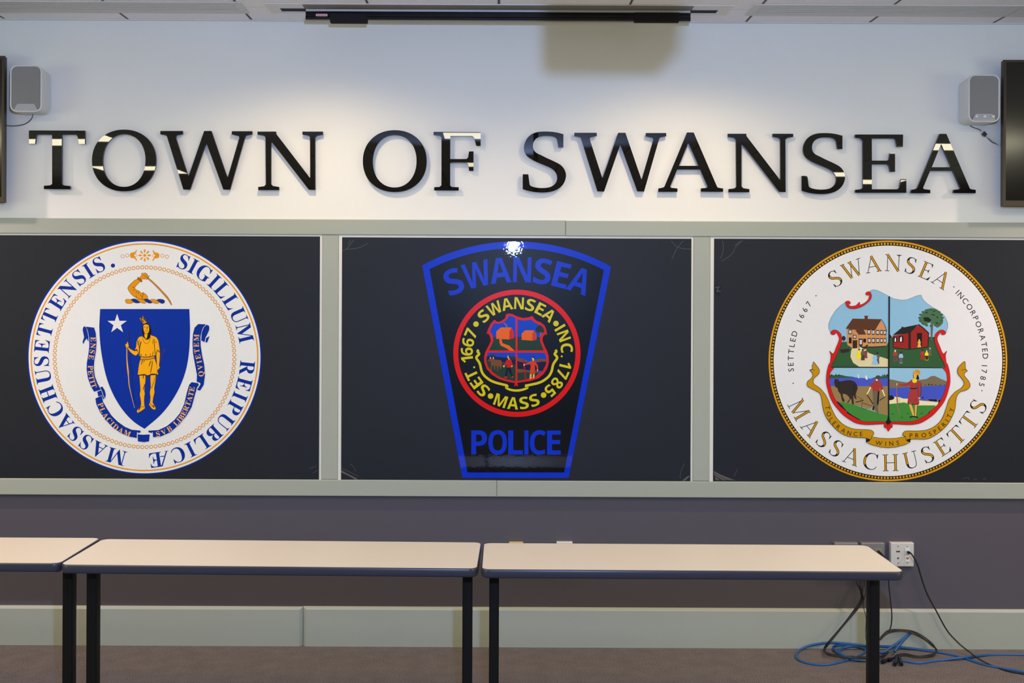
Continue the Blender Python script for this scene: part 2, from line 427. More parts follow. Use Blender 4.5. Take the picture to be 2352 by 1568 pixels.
# ------------------------------------------------------------------ black display boards
M_edge = mat('white_board_edge', (228, 226, 220), 0.45, 0.3)
M_board = board_mat()
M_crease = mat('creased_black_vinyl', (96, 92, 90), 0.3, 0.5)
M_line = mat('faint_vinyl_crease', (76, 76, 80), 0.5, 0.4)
YS = D - 0.021                                                 # sheet face
def display_board(label, X0, X1, left, right, wl, wr, wt, creases, lines):
    t = thing('display_board', ((X0 + X1)/2, YS, z_bot1), label, 'board', 'black boards in the wall frame')
    b = MB(); b.box(X0, X1, D - 0.018, D - 0.001, z_bot1, z_top0, M_edge)
    b.build('white_edge', t)
    b = MB(); b.box(X0 + wl, X1 - wr, YS, D - 0.0175, z_bot1 + .0005, z_top0 - wt, M_board)
    b.build('vinyl_sheet', t)
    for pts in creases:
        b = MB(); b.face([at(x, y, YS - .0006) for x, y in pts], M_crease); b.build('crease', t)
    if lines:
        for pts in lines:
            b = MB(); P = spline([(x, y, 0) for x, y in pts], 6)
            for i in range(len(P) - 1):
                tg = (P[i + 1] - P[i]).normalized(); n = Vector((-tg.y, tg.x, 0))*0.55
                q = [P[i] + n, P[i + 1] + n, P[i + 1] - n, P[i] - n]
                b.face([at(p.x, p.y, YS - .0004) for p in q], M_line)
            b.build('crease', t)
    return t
P1 = Crop(690, 1060, 14.256); P2 = Crop(1550, 1060, 14.256); P3 = Crop(690, 490, 14.256); P4 = Crop(1550, 490, 14.256)
display_board('black board carrying the round blue and white seal', -3.3, mull[0][0], 0, 1, 0, .0110, .0085, [], [P1([(280, 200), (400, 190), (520, 140)]), P1([(400, 370), (500, 320), (580, 280)])])
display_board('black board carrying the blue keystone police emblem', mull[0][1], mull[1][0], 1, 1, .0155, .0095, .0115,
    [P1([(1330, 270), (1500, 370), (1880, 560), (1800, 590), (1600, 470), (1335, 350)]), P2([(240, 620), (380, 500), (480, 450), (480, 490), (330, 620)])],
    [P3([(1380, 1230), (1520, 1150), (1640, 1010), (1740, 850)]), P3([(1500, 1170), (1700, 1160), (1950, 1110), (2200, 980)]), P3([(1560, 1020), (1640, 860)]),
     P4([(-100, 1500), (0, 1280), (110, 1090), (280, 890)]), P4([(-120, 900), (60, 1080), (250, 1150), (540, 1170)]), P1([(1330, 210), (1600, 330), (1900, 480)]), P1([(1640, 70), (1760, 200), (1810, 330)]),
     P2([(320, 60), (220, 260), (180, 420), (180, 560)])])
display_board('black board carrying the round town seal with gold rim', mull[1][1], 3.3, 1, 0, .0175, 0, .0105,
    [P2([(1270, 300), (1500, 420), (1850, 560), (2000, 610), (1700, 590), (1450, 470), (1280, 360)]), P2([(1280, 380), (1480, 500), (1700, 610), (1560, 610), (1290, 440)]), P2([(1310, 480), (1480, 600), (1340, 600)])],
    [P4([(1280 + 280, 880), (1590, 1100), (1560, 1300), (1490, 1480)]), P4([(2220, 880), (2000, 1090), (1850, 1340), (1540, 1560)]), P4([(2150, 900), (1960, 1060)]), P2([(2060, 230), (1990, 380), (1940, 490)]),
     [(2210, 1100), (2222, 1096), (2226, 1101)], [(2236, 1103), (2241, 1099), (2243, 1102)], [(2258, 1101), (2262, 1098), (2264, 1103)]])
# the black tape patch at the left edge of the right board
b = MB()
q = [(1641, 653), (1655, 655), (1655, 678), (1649, 679), (1641, 671)]
b.face([at(x, y, YS - .0009) for x, y in q], mat('black_tape', (24, 27, 34), 0.25, 0.6))
b.face([at(x, y, YS - .0012) for x, y in [(1642, 660), (1653, 657), (1648, 667), (1655, 668), (1655, 670), (1645, 669), (1650, 659.5), (1642, 662)]], M_line)
b_ = b.build('tape_scrap', None); tag(b_, 'small scrap of glossy black tape at the left edge of the town seal board', 'tape')

# ------------------------------------------------------------------ state seal
BLUE = (0, 42, 142); GOLD = (218, 142, 8); WHITE = (219, 221, 222); BROWN = (92, 50, 22); BLACK = (22, 20, 22)
YA = YS - 0.0006
S1 = Crop(40, 530, 2.7033); AR = Crop(260, 610, 14.256); FU = Crop(270, 710, 11.2); FL = Crop(270, 820, 11.2)
RL = Crop(180, 730, 5.225); RR = Crop(320, 730, 5.229); TP = Crop(230, 550, 11.76)
scx, scy = 331.9, 820.2
c0 = at(scx, scy, YA)
seal = thing('state_seal', (c0.x, YA, at(scx, 1089, YA).z), 'round white seal with blue rim and blue shield holding a standing gold figure', 'seal')
LAYER[0] = 0
a = Art(YA, vinyl); a.ell(scx, scy, 269.5, 269.5, WHITE, 160); a.build('disc', seal)
a = Art(YA, vinyl); a.ring(scx, scy, 266.2, 269.6, BLUE, 160); a.ring(scx, scy, 258.6, 261.7, GOLD, 160, up=False); a.build('rim_ring', seal)
a = Art(YA, vinyl)
LAYER[0] += 1
for i in range(128):
    t = 2*PI*(i + .5)/128; a.ring(scx + 206.3*math.sin(t), scy - 206.3*math.cos(t), 2.8, 4.6, (205, 140, 50), 14, up=False)
a.build('bead_ring', seal)
a = Art(YA, vinyl); a.arc_text('SIGILLUM', 'serif', BLUE, scx, scy, 236.8, 34.0, 19.6, 81.6, wk=.95); a.build('lettering', seal)['label'] = 'blue curved word SIGILLUM'
a = Art(YA, vinyl); a.arc_text('REIPUBLICÆ', 'serif', BLUE, scx, scy, 236.8, 34.0, 92.0, 177.4, wk=.95); a.build('lettering', seal)['label'] = 'blue curved word REIPUBLICÆ'
a = Art(YA, vinyl); a.arc_text('MASSACHUSETTENSIS', 'serif', BLUE, scx, scy, 236.8, 34.0, 190.6, 336.4, wk=.95); a.build('lettering', seal)['label'] = 'blue curved word MASSACHUSETTENSIS'
a = Art(YA, vinyl); LAYER[0] += 1; a.ell(scx + 222.6*math.sin(math.radians(341)), scy - 222.6*math.cos(math.radians(341)), 4.8, 4.8, BLUE); a.build('blue_dot', seal)
a = Art(YA, vinyl)                                             # flower ornament at the top
ox, oy = 1203, 427
pet = [(-4, 62), (4, 62), (22, 110), (27, 140), (18, 160), (0, 168), (-18, 160), (-27, 140), (-22, 110)]
for k in range(8):
    t = k*PI/4; f = 0.98 if k % 2 == 0 else 0.96
    a.fill(TP([(ox + (x*math.cos(t) + y*math.sin(t))*f, oy - (y*math.cos(t) - x*math.sin(t))*f) for x, y in pet]), GOLD, True, up=(k == 0))
a.ell(*TP([(ox, oy)])[0], 3.3, 3.3, GOLD)
tul = [(805, 420), (815, 372), (850, 352), (905, 346), (955, 315), (976, 270), (992, 298), (975, 345), (948, 382), (935, 425), (948, 470), (985, 525), (992, 560), (977, 592), (960, 545), (925, 506), (850, 496), (815, 478)]
for mir in (0, 1):
    pts = [(2*ox - x, y + 6) for x, y in tul] if mir else tul
    a.fill(TP(pts), GOLD, False)
    ex = 2*ox - 958 if mir else 958
    a.ell(*TP([(ex, 427 + 6*mir)])[0], 4.3, 3.0, GOLD); a.ell(*TP([(ex, 427 + 6*mir)])[0], 3.3, 2.0, WHITE)
for x, y in ((608, 450), (730, 428), (1680, 438), (1805, 462)):
    p = TP([(x, y)])[0]; a.ring(p[0], p[1], 3.2, 4.4, (205, 140, 50), 18)
a.build('flower_ornament', seal)
a = Art(YA, vinyl)                                             # crest: arm with a sword over a twisted wreath
a.outline(AR([(1150, 390), (1300, 520), (1480, 690), (1650, 870), (1780, 1010), (1870, 1150), (1920, 1270), (1910, 1300), (1870, 1240), (1790, 1110), (1690, 990), (1500, 780), (1300, 580), (1130, 430)]), (200, 128, 20), BROWN, .8, False)
a.outline(AR([(800, 430), (700, 480), (600, 570), (520, 650), (478, 720), (480, 750), (530, 850), (600, 940), (680, 1010), (760, 1055), (820, 1090), (950, 1105), (1140, 1085), (1125, 1010), (1080, 945), (1000, 890), (970, 870), (960, 895), (900, 890), (870, 845), (800, 805), (770, 800), (700, 735), (705, 715), (760, 640), (840, 560), (890, 510)]), GOLD, BROWN, .9, False)
a.outline(AR([(870, 390), (910, 330), (940, 290), (920, 265), (945, 235), (985, 250), (1040, 240), (1100, 290), (1140, 350), (1150, 390), (1100, 410), (1050, 435), (1000, 440), (960, 430), (930, 470), (890, 440)]), GOLD, BROWN, .8, False)
a.fill(AR([(785, 425), (800, 380), (820, 358), (850, 390), (900, 430), (962, 500), (920, 552), (880, 510), (830, 470)]), (122, 74, 20))
for i in range(6): a.ell(*AR([(815 + i*22, 410 + i*18)])[0], .7, .7, GOLD, 8, up=(i == 0))
for i in range(5): a.stroke(AR([(1000 + i*26, 290 + i*14), (980 + i*26, 335 + i*14)]), .7, BROWN, up=(i == 0))
a.stroke(AR([(1192, 320), (1140, 395), (1085, 462)]), 1.3, BROWN)
a.stroke(AR([(1000, 245), (1060, 240), (1110, 280), (1140, 345)]), .9, (110, 100, 90))
for st in ([(620, 718), (695, 700)], [(690, 760), (670, 830)], [(775, 830), (750, 890)], [(845, 850), (820, 930)], [(895, 940), (932, 1020)], [(975, 880), (975, 960), (945, 1100)], [(740, 970), (780, 1050)]):
    a.stroke(AR(st), 1.1, BROWN)
for pts, c in (([(395, 1160), (410, 1110), (470, 1095), (560, 1105), (610, 1140), (660, 1190), (620, 1225), (540, 1240), (440, 1225)], GOLD),
    ([(580, 1110), (640, 1085), (720, 1085), (790, 1120), (880, 1195), (840, 1220), (770, 1225), (690, 1205), (640, 1160)], BLUE),
    ([(790, 1120), (850, 1090), (950, 1105), (1020, 1150), (1085, 1195), (1020, 1235), (920, 1210), (860, 1180)], GOLD),
    ([(1000, 1110), (1060, 1085), (1130, 1090), (1200, 1130), (1290, 1200), (1190, 1230), (1100, 1190), (1050, 1150)], BLUE),
    ([(1205, 1125), (1270, 1095), (1370, 1105), (1430, 1145), (1505, 1200), (1440, 1240), (1340, 1225), (1260, 1180)], GOLD),
    ([(1420, 1125), (1490, 1095), (1600, 1100), (1670, 1130), (1690, 1180), (1650, 1230), (1580, 1235), (1510, 1190), (1470, 1150)], BLUE)):
    a.outline(AR(pts), c, BROWN, .7, True, 3)
a.build('crest', seal)
a = Art(YA, vinyl)
sh = S1([(514, 485), (790, 485.5), (1067.5, 485)]) + RR([(609, 60), (608, 200), (600, 380), (575, 560), (530, 720), (460, 880), (360, 1040), (240, 1180), (63, 1330)]) + RL([(660, 1240), (530, 1100), (420, 920), (340, 720), (290, 500), (262, 300), (252, 130), (254, 20)])
rgt = spline([(x, y, 0) for x, y in S1([(1067.5, 485)]) + RR([(609, 100), (608, 200), (600, 380), (575, 560), (530, 720), (460, 880), (360, 1040), (240, 1180), (63, 1330)])], 5)
lft = spline([(x, y, 0) for x, y in RL([(795, 1330), (660, 1240), (530, 1100), (420, 920), (340, 720), (290, 500), (262, 300), (252, 130), (253, 60)]) + S1([(514, 485)])], 5)
a.fill([(p.x, p.y) for p in rgt + lft[1:]], (0, 44, 150))
st = []
for i in range(10):
    r = 63 if i % 2 == 0 else 24; t = i*PI/5; st.append((619.5 + r*math.sin(t), 578 - r*math.cos(t)))
a.fill(S1(st), WHITE)
a.build('shield', seal)
a = Art(YA, vinyl)                                             # standing figure with bow and arrow
FG = (236, 166, 14)
dn = lambda pts: [(x, y + 1232) for x, y in pts]
a.stroke(FU([(290, 540), (310, 900), (340, 1300), (370, 1600), (400, 2000), (445, 2535)]), .9, (0, 20, 84))
a.stroke(FU([(250, 850), (272, 660), (292, 540)]), [1.8, .6], (60, 34, 30))
a.stroke(FU([(240, 980), (240, 1250), (255, 1450), (272, 1600), (282, 1732), (300, 1950), (330, 2100), (370, 2270), (440, 2540)]), [1.8, 2.2, 3.2, 3.4, 2.2, 2.0, 1.6, 1.2, .8], (226, 160, 40))
a.stroke(FU([(1218, 1010), (1160, 1150), (1070, 1420)]), [2.4, 1.6, 1.0], (76, 46, 40))
for pts in ([(560, 470), (570, 600), (585, 760), (590, 860), (570, 950), (590, 1060), (605, 1160), (600, 1240), (560, 1290), (500, 1370), (495, 1410), (530, 1430), (600, 1390), (700, 1320), (710, 1300), (690, 1230), (685, 1100), (690, 1010), (705, 940), (690, 860), (700, 750), (720, 600), (720, 470)],
            [(845, 460), (845, 600), (855, 780), (830, 900), (845, 1030), (835, 1160), (805, 1215), (830, 1250), (880, 1320), (930, 1350), (975, 1345), (985, 1300), (940, 1230), (905, 1160), (920, 1040), (955, 900), (945, 800), (975, 620), (1000, 460)]):
    a.outline(FU(dn(pts)), FG, BROWN, .6, False)
a.outline(FU([(480, 1060), (440, 1075), (330, 1020), (290, 980), (265, 1000), (290, 1050), (340, 1110), (400, 1160), (470, 1195), (520, 1150), (535, 1090)]), FG, BROWN, .6, False)
a.outline(FU([(195, 910), (215, 890), (240, 885), (245, 830), (270, 850), (285, 910), (290, 960), (260, 995), (220, 980)]), FG, BROWN, .7, False)
a.outline(FU([(1030, 1060), (995, 1130), (1000, 1250), (1010, 1400), (1000, 1450), (1010, 1540), (1040, 1560), (1090, 1500), (1070, 1450), (1085, 1300), (1095, 1120)]), FG, BROWN, .6, False)
a.fill(FU([(640, 640), (625, 560), (650, 440), (700, 370), (760, 352), (812, 380), (850, 460), (875, 560), (860, 670), (800, 770), (740, 785), (690, 730), (660, 690)]), BLACK)
a.outline(FU([(640, 690), (560, 710), (520, 760), (490, 830), (480, 960), (440, 1065), (490, 1030), (530, 1090), (545, 1180), (600, 1210), (590, 1290), (560, 1380), (540, 1500), (520, 1662), (525, 1690), (700, 1680), (780, 1700), (850, 1670), (1030, 1690), (1050, 1660), (1020, 1550), (1000, 1400), (960, 1270), (950, 1190), (985, 1170), (1000, 1100), (1030, 1050), (1090, 1110), (1080, 980), (1050, 800), (1010, 730), (960, 700), (850, 660), (838, 720), (800, 770), (740, 785), (690, 740)]), FG, BROWN, .6, False)
a.fill(FU([(800, 660), (850, 650), (838, 720), (800, 770), (740, 788), (690, 740), (665, 680), (700, 690), (745, 770), (770, 690)]), BLACK)
a.fill(FU([(698, 610), (775, 610), (770, 680), (742, 770), (700, 720), (690, 660)]), FG)
a.fill(FU([(665, 430), (680, 400), (720, 388), (790, 398), (812, 440), (815, 540), (790, 610), (740, 626), (700, 610), (672, 540)]), FG)
a.stroke(FU([(670, 405), (730, 380), (805, 402)]), 1.0, BROWN)
for s_, w in (([(682, 458), (722, 452)], 1.0), ([(750, 452), (800, 458)], 1.0), ([(757, 460), (765, 522)], 1.3), ([(706, 562), (780, 556)], .8), ([(700, 615), (745, 628), (790, 612)], .8)): a.stroke(FU(s_), w, (60, 36, 20))
a.outline(FU([(665, 378), (610, 310), (562, 228), (582, 214), (632, 262), (642, 170), (668, 182), (722, 260), (758, 340), (720, 362)]), (214, 146, 20), (60, 36, 20), .9, False)
for s_ in ([(600, 250), (640, 330)], [(655, 190), (690, 290)], [(680, 220), (735, 320)], [(630, 270), (680, 340)]): a.stroke(FU(s_), 1.5, (50, 32, 22))
a.stroke(FU([(645, 690), (660, 790), (700, 860), (740, 880), (790, 860), (830, 790), (845, 690)]), .8, BROWN)
for s_, w in (([(520, 800), (530, 920)], 1.4), ([(565, 780), (545, 900), (560, 1000)], 1.0), ([(608, 830), (590, 900), (572, 960), (560, 1180)], 2.0), ([(945, 780), (948, 950), (975, 1160)], 1.3), ([(920, 760), (905, 890)], .9), ([(1003, 815), (985, 860)], .9),
              ([(858, 1325), (808, 1462)], 1.6), ([(895, 1330), (885, 1450), (848, 1630)], 1.5), ([(640, 1310), (610, 1420)], 1.2), ([(690, 1305), (694, 1350)], 1.0), ([(660, 1310), (655, 1380)], .8), ([(725, 1150), (740, 1200)], 1.6), ([(850, 1140), (835, 1205)], 1.0), ([(915, 1080), (905, 1190)], 1.0), ([(600, 1150), (610, 1205)], 1.4),
              ([(440, 1075), (488, 1030), (520, 1085)], 1.3), ([(995, 1150), (1030, 1052), (1090, 1112)], 1.3), ([(595, 1215), (760, 1225), (960, 1195)], 1.4), ([(600, 1255), (780, 1250), (960, 1225)], .8), ([(588, 1295), (780, 1290), (965, 1255)], 1.4),
              ([(520, 1695), (600, 1690), (700, 1678), (740, 1715), (830, 1715), (860, 1670), (960, 1670), (1040, 1695)], 2.2), ([(665, 1690), (665, 1780)], 1.4), ([(1040, 1562), (875, 2032)], .9), ([(700, 1930), (660, 2065)], 1.5), ([(590, 2500), (545, 2590)], 2.4), ([(900, 2470), (945, 2520)], 2.4), ([(600, 2490), (700, 2520)], .8), ([(820, 2420), (890, 2470)], .9)):
    a.stroke(FU(s_), w, (58, 36, 22))
a.build('standing_figure', seal)
a = Art(YA, vinyl)                                             # motto ribbon
RB = [(RL, [(60, 110), (75, 98), (95, 115), (112, 160), (122, 225), (120, 285), (102, 245), (80, 270), (58, 315), (52, 285), (70, 230), (62, 190), (52, 140)]),
 (RL, [(92, 104), (190, 115), (210, 180), (220, 290), (212, 400), (195, 500), (187, 600), (200, 700), (230, 780), (272, 860), (190, 885), (150, 820), (115, 720), (100, 620), (102, 540), (120, 440), (132, 340), (130, 240), (112, 150)]),
 (RL, [(262, 830), (290, 822), (318, 870), (330, 920), (322, 960), (295, 975), (285, 935), (240, 940), (228, 885), (278, 866)]),
 (RL, [(205, 965), (280, 930), (300, 1010), (340, 1080), (400, 1170), (470, 1240), (560, 1305), (640, 1340), (748, 1350), (705, 1372), (702, 1440), (620, 1425), (520, 1385), (420, 1320), (330, 1230), (260, 1130), (215, 1030)]),
 (RL, [(712, 1395), (780, 1400), (850, 1396), (858, 1400), (850, 1480), (790, 1490), (715, 1480)]),
 (RR, [(110, 1352), (230, 1345), (330, 1298), (420, 1225), (490, 1140), (540, 1030), (570, 900), (600, 800), (630, 770), (706, 782), (716, 800), (690, 850), (668, 930), (630, 1070), (570, 1170), (480, 1280), (370, 1375), (260, 1422), (165, 1432), (162, 1370)]),
 (RR, [(690, 765), (693, 680), (670, 560), (645, 420), (640, 300), (645, 190), (665, 115), (710, 72), (800, 76), (760, 130), (735, 220), (737, 330), (755, 450), (780, 560), (790, 680), (775, 800), (730, 872), (696, 862), (736, 795), (730, 778)]),
 (RR, [(745, 270), (748, 180), (775, 110), (810, 80), (840, 95), (842, 140), (815, 200), (795, 240), (785, 290)]),
 (RR, [(795, 290), (800, 245), (845, 215), (830, 260), (815, 295)])]
for k_, (C_, pts) in enumerate(RB):
    if k_ in (1, 3, 4, 5, 7, 8): a.stroke(C_(pts), 1.7, WHITE, False, True)
    a.fill(C_(pts), BLUE)
a.fill(RL([(712, 1365), (745, 1352), (748, 1372), (712, 1380)]), BLUE); a.fill(RR([(110, 1352), (160, 1362), (155, 1380), (112, 1372)]), BLUE)
a.stroke(RL([(278, 866), (300, 930), (318, 968)]), .9, WHITE); a.stroke(RR([(690, 850), (720, 800), (735, 790)]), .9, WHITE)
OG = (228, 176, 96)
a.path_text('ENSE', 'serif', OG, RL([(179, 228), (178, 310), (168, 400), (152, 498)]), 11.6)
a.path_text('PETIT', 'serif', OG, RL([(147, 570), (148, 650), (165, 740), (196, 836)]), 11.6)
a.path_text('PLACIDAM', 'serif', OG, RL([(260, 1020), (300, 1120), (350, 1200), (420, 1282), (500, 1342), (625, 1398)]), 11.8)
a.path_text('SVB', 'serif', OG, RR([(205, 1397), (290, 1372), (385, 1318)]), 11.6)
a.path_text('LIBERTATE', 'serif', OG, RR([(425, 1282), (500, 1200), (550, 1110), (590, 1010), (620, 910), (638, 826)]), 11.6)
a.path_text('QVIETEM', 'serif', OG, RR([(745, 702), (735, 600), (712, 490), (690, 390), (685, 300), (690, 196)]), 11.6)
a.build('motto_ribbon', seal)

# ------------------------------------------------------------------ police emblem
PO = Crop(950, 530, 2.7042); PS = Crop(1085, 710, 8.255)
PBLUE = (6, 52, 214); PBLK = (9, 11, 17); PRED = (226, 22, 18); PYEL = (222, 208, 12)
c0 = PO([(640, 1533)])[0]; p = at(c0[0], c0[1], YA)
pol = thing('police_emblem', (p.x, YA, p.z), 'glossy black and blue keystone-shaped police emblem', 'emblem')
LAYER[0] = 0
def arc3(a_, b_, c_, n=28):
    ax, ay = a_; bx, by = b_; cx, cy = c_
    d = 2*(ax*(by - cy) + bx*(cy - ay) + cx*(ay - by))
    ux = ((ax*ax + ay*ay)*(by - cy) + (bx*bx + by*by)*(cy - ay) + (cx*cx + cy*cy)*(ay - by))/d
    uy = ((ax*ax + ay*ay)*(cx - bx) + (bx*bx + by*by)*(ax - cx) + (cx*cx + cy*cy)*(bx - ax))/d
    r = math.hypot(ax - ux, ay - uy); t0 = math.atan2(ay - uy, ax - ux); t1 = math.atan2(cy - uy, cx - ux)
    return [(ux + r*math.cos(t0 + (t1 - t0)*i/n), uy + r*math.sin(t0 + (t1 - t0)*i/n)) for i in range(n + 1)]
outer = PO(arc3((53, 214), (640, 66), (1226, 222)) + [(962, 1533), (303, 1533)])
inner = PO(arc3((99, 238), (640, 108), (1182, 243)) + [(935, 1500), (335, 1500)])
a = Art(YA, gloss); a.fill(inner, PBLK); a.build('black_field', pol)
a = Art(YA, gloss); a.fill(outer, PBLUE, holes=[list(reversed(inner))]); a.build('blue_border', pol)
ac = PO([(648, 1362)])[0]
a = Art(YA, gloss); a.arc_text('SWANSEA', 'bold', PBLUE, ac[0], ac[1], 1121/2.7042, 58, -23.6, 23.4, wk=.87); a.build('lettering', pol)['label'] = 'large blue arched word SWANSEA'
a = Art(YA, gloss); a.path_text('POLICE', 'bold', PBLUE, PO([(358, 1313), (635, 1313.5), (914, 1314)]), 55, .83); a.build('lettering', pol)['label'] = 'large blue word POLICE'
rc = PO([(641.5, 760)])[0]; k = 1/2.7042
a = Art(YA, gloss); a.ring(rc[0], rc[1], 364*k, 395*k, PRED, 120); a.build('red_ring', pol)
for w_, a0, a1, inw in (('SWANSEA', -47, 46.5, False), ('INC.', 58, 95, False), ('1785', 100, 143, False), ('MASS', 206, 154.5, True), ('SET.', 217, 253, False), ('1667', 259.5, 298, False)):
    a = Art(YA, gloss); a.arc_text(w_, 'bold', PYEL, rc[0], rc[1], 311*k, 74*k, a0, a1, inw, wk=.97); a.build('lettering', pol)['label'] = 'yellow curved text ' + w_
for ang, r in ((-54.5, 312), (52.7, 305), (147.4, 308), (211.6, 312)):
    a = Art(YA, gloss); t = math.radians(ang); a.ell(rc[0] + r*k*math.sin(t), rc[1] - r*k*math.cos(t), 6.4, 6.4, PYEL); a.build('yellow_dot', pol)
a = Art(YA, gloss)
a.stroke(PS([(118, 768), (98, 800), (128, 850), (75, 915), (140, 1030), (178, 1180), (250, 1280), (400, 1375), (660, 1445)]), 5.6, PYEL)
a.stroke(PS([(680, 1445), (640, 1485), (720, 1525), (835, 1540), (950, 1525), (1045, 1485), (1000, 1445)]), 5.2, PYEL)
a.stroke(PS([(1000, 1450), (1270, 1390), (1430, 1290), (1500, 1180), (1535, 1040), (1608, 920), (1560, 850), (1592, 805), (1575, 768)]), 5.6, PYEL)
a.build('yellow_ribbon', pol)
a = Art(YA, gloss)                                             # quartered picture
a.fill(PS([(265, 470), (300, 370), (350, 270), (410, 205), (430, 200), (455, 230), (500, 240), (560, 215), (620, 170), (640, 95), (690, 80), (760, 90), (850, 135), (960, 165), (1060, 155), (1140, 125), (1165, 165), (1210, 215), (1300, 250), (1370, 310), (1400, 380), (1415, 480), (1370, 480), (1335, 530), (1330, 600), (1370, 700), (1420, 800), (1450, 900), (1452, 1000), (1420, 1120), (1350, 1230), (1250, 1310), (1100, 1360), (850, 1395), (870, 1465), (835, 1440), (790, 1465), (810, 1400), (650, 1370), (500, 1320), (370, 1240), (270, 1130), (225, 1000), (222, 900), (250, 800), (310, 690), (350, 600), (340, 530), (310, 470), (280, 460)]), PRED)
SB = (8, 66, 206); SG = (34, 60, 42); OR = (240, 104, 10); NV = (26, 20, 58); BN = (124, 74, 38); SK = (236, 190, 90)
a.fill(PS([(330, 420), (365, 340), (410, 265), (440, 260), (480, 275), (540, 265), (610, 230), (660, 180), (690, 130), (740, 125), (820, 165), (820, 530), (395, 530), (370, 470)]), SB)
a.fill(PS([(395, 525), (820, 525), (820, 780), (310, 780), (360, 690), (395, 600)]), SG)
a.fill(PS([(855, 190), (960, 210), (1050, 205), (1120, 190), (1170, 245), (1280, 300), (1340, 350), (1360, 430), (1310, 470), (1282, 530), (855, 530)]), SB)
a.fill(PS([(855, 525), (1282, 525), (1285, 610), (1320, 690), (1355, 780), (855, 780)]), SG)
a.fill(PS([(290, 820), (820, 820), (820, 1365), (650, 1330), (500, 1275), (380, 1190), (300, 1100), (265, 1000), (268, 900)]), SB)
a.fill(PS([(268, 905), (300, 890), (450, 900), (640, 920), (820, 935), (820, 1060), (600, 1020), (400, 980), (265, 990)]), NV)
a.fill(PS([(265, 960), (330, 965), (560, 990), (760, 1020), (820, 1060), (820, 1365), (650, 1330), (500, 1275), (380, 1190), (300, 1100), (265, 1000)]), SG)
a.fill(PS([(310, 890), (350, 860), (410, 860), (465, 905)]), SG); a.fill(PS([(710, 905), (780, 890), (820, 905), (820, 960), (740, 950)]), SG)
a.fill(PS([(852, 820), (1375, 825), (1405, 920), (1405, 1010), (1370, 1110), (1300, 1200), (1200, 1270), (1050, 1320), (852, 1360)]), SB)
a.fill(PS([(852, 925), (920, 930), (980, 950), (1060, 990), (1150, 980), (1230, 945), (1310, 935), (1405, 945), (1405, 1020), (1290, 1000), (852, 1000)]), BN)
a.fill(PS([(852, 985), (1000, 1010), (1240, 1010), (1300, 992), (1402, 995), (1395, 1050), (1330, 1170), (852, 1140)]), NV)
a.fill(PS([(852, 1130), (950, 1135), (1080, 1170), (1240, 1170), (1340, 1180), (1240, 1225), (852, 1215)]), BN)
a.fill(PS([(852, 1205), (1000, 1190), (1260, 1205), (1200, 1270), (1050, 1320), (852, 1360)]), SG)
a.fill(PS([(452, 425), (540, 345), (742, 345), (700, 430), (700, 572), (452, 560)]), OR); a.fill(PS([(742, 345), (788, 430), (790, 548), (700, 572), (700, 430)]), (206, 40, 14))
a.fill(PS([(510, 558), (550, 560), (570, 640), (700, 690), (800, 785), (715, 788), (640, 735), (540, 690), (515, 640)]), OR)
a.stroke(PS([(645, 345), (650, 310), (630, 285), (590, 255)]), [3.2, 2.2, 2.2, 1.6], (176, 110, 90))
a.fill(PS([(933, 465), (1000, 398), (1170, 400), (1136, 465), (1136, 595), (933, 580)]), OR); a.fill(PS([(1170, 400), (1215, 470), (1218, 575), (1136, 597), (1136, 465)]), (206, 62, 40))
a.fill(PS([(1205, 370), (1230, 330), (1280, 300), (1340, 345), (1362, 430), (1300, 440), (1220, 430)]), (28, 52, 36), True); a.fill(PS([(1282, 435), (1310, 435), (1305, 465), (1285, 520), (1258, 522), (1284, 490)]), (150, 104, 80))
a.fill(PS([(300, 960), (330, 935), (400, 935), (440, 955), (540, 965), (570, 1020), (560, 1060), (540, 1130), (520, 1130), (520, 1080), (492, 1080), (485, 1175), (470, 1175), (465, 1080), (430, 1075), (432, 1145), (415, 1145), (405, 1070), (372, 1060), (365, 1160), (345, 1155), (355, 1050), (345, 985), (310, 985)]), BN)
a.ell(*PS([(340, 922)])[0], 1.2, 2.2, WHITE); a.ell(*PS([(397, 924)])[0], 1.2, 2.4, WHITE)
a.fill(PS([(650, 960), (690, 945), (735, 955), (765, 1060), (740, 1080), (725, 1030), (725, 1105), (660, 1105), (660, 1040), (615, 1075), (600, 1055)]), (206, 16, 20))
a.fill(PS([(668, 880), (690, 870), (708, 890), (712, 960), (685, 950), (665, 920)]), SK); a.fill(PS([(680, 878), (700, 872), (712, 900), (712, 955), (700, 930)]), BLACK)
a.ell(*PS([(598, 1080)])[0], 2.2, 2.2, SK); a.ell(*PS([(748, 1080)])[0], 1.9, 1.9, SK)
a.fill(PS([(655, 1105), (725, 1105), (740, 1190), (772, 1265), (745, 1275), (700, 1190), (680, 1130), (665, 1200), (655, 1275), (620, 1275), (635, 1190)]), (8, 10, 50))
a.fill(PS([(612, 1275), (660, 1275), (655, 1302), (610, 1300)]), PRED); a.fill(PS([(745, 1280), (775, 1262), (780, 1280), (740, 1305)]), PRED)
a.stroke(PS([(962, 940), (985, 1100), (1012, 1340)]), 2.8, (170, 16, 22))
a.fill(PS([(985, 1035), (1090, 995), (1140, 980), (1190, 990), (1240, 1060), (1250, 1140), (1225, 1145), (1215, 1080), (1185, 1050), (1188, 1230), (1085, 1225), (1105, 1090), (1100, 1040), (985, 1060)]), (222, 62, 22))
a.fill(PS([(1130, 915), (1170, 915), (1172, 960), (1160, 985), (1140, 975), (1130, 945)]), SK); a.fill(PS([(1130, 915), (1140, 900), (1175, 908), (1175, 950), (1165, 925), (1140, 920)]), BLACK)
a.ell(*PS([(982, 1055)])[0], 2, 2, SK); a.ell(*PS([(1234, 1155)])[0], 1.6, 2, SK)
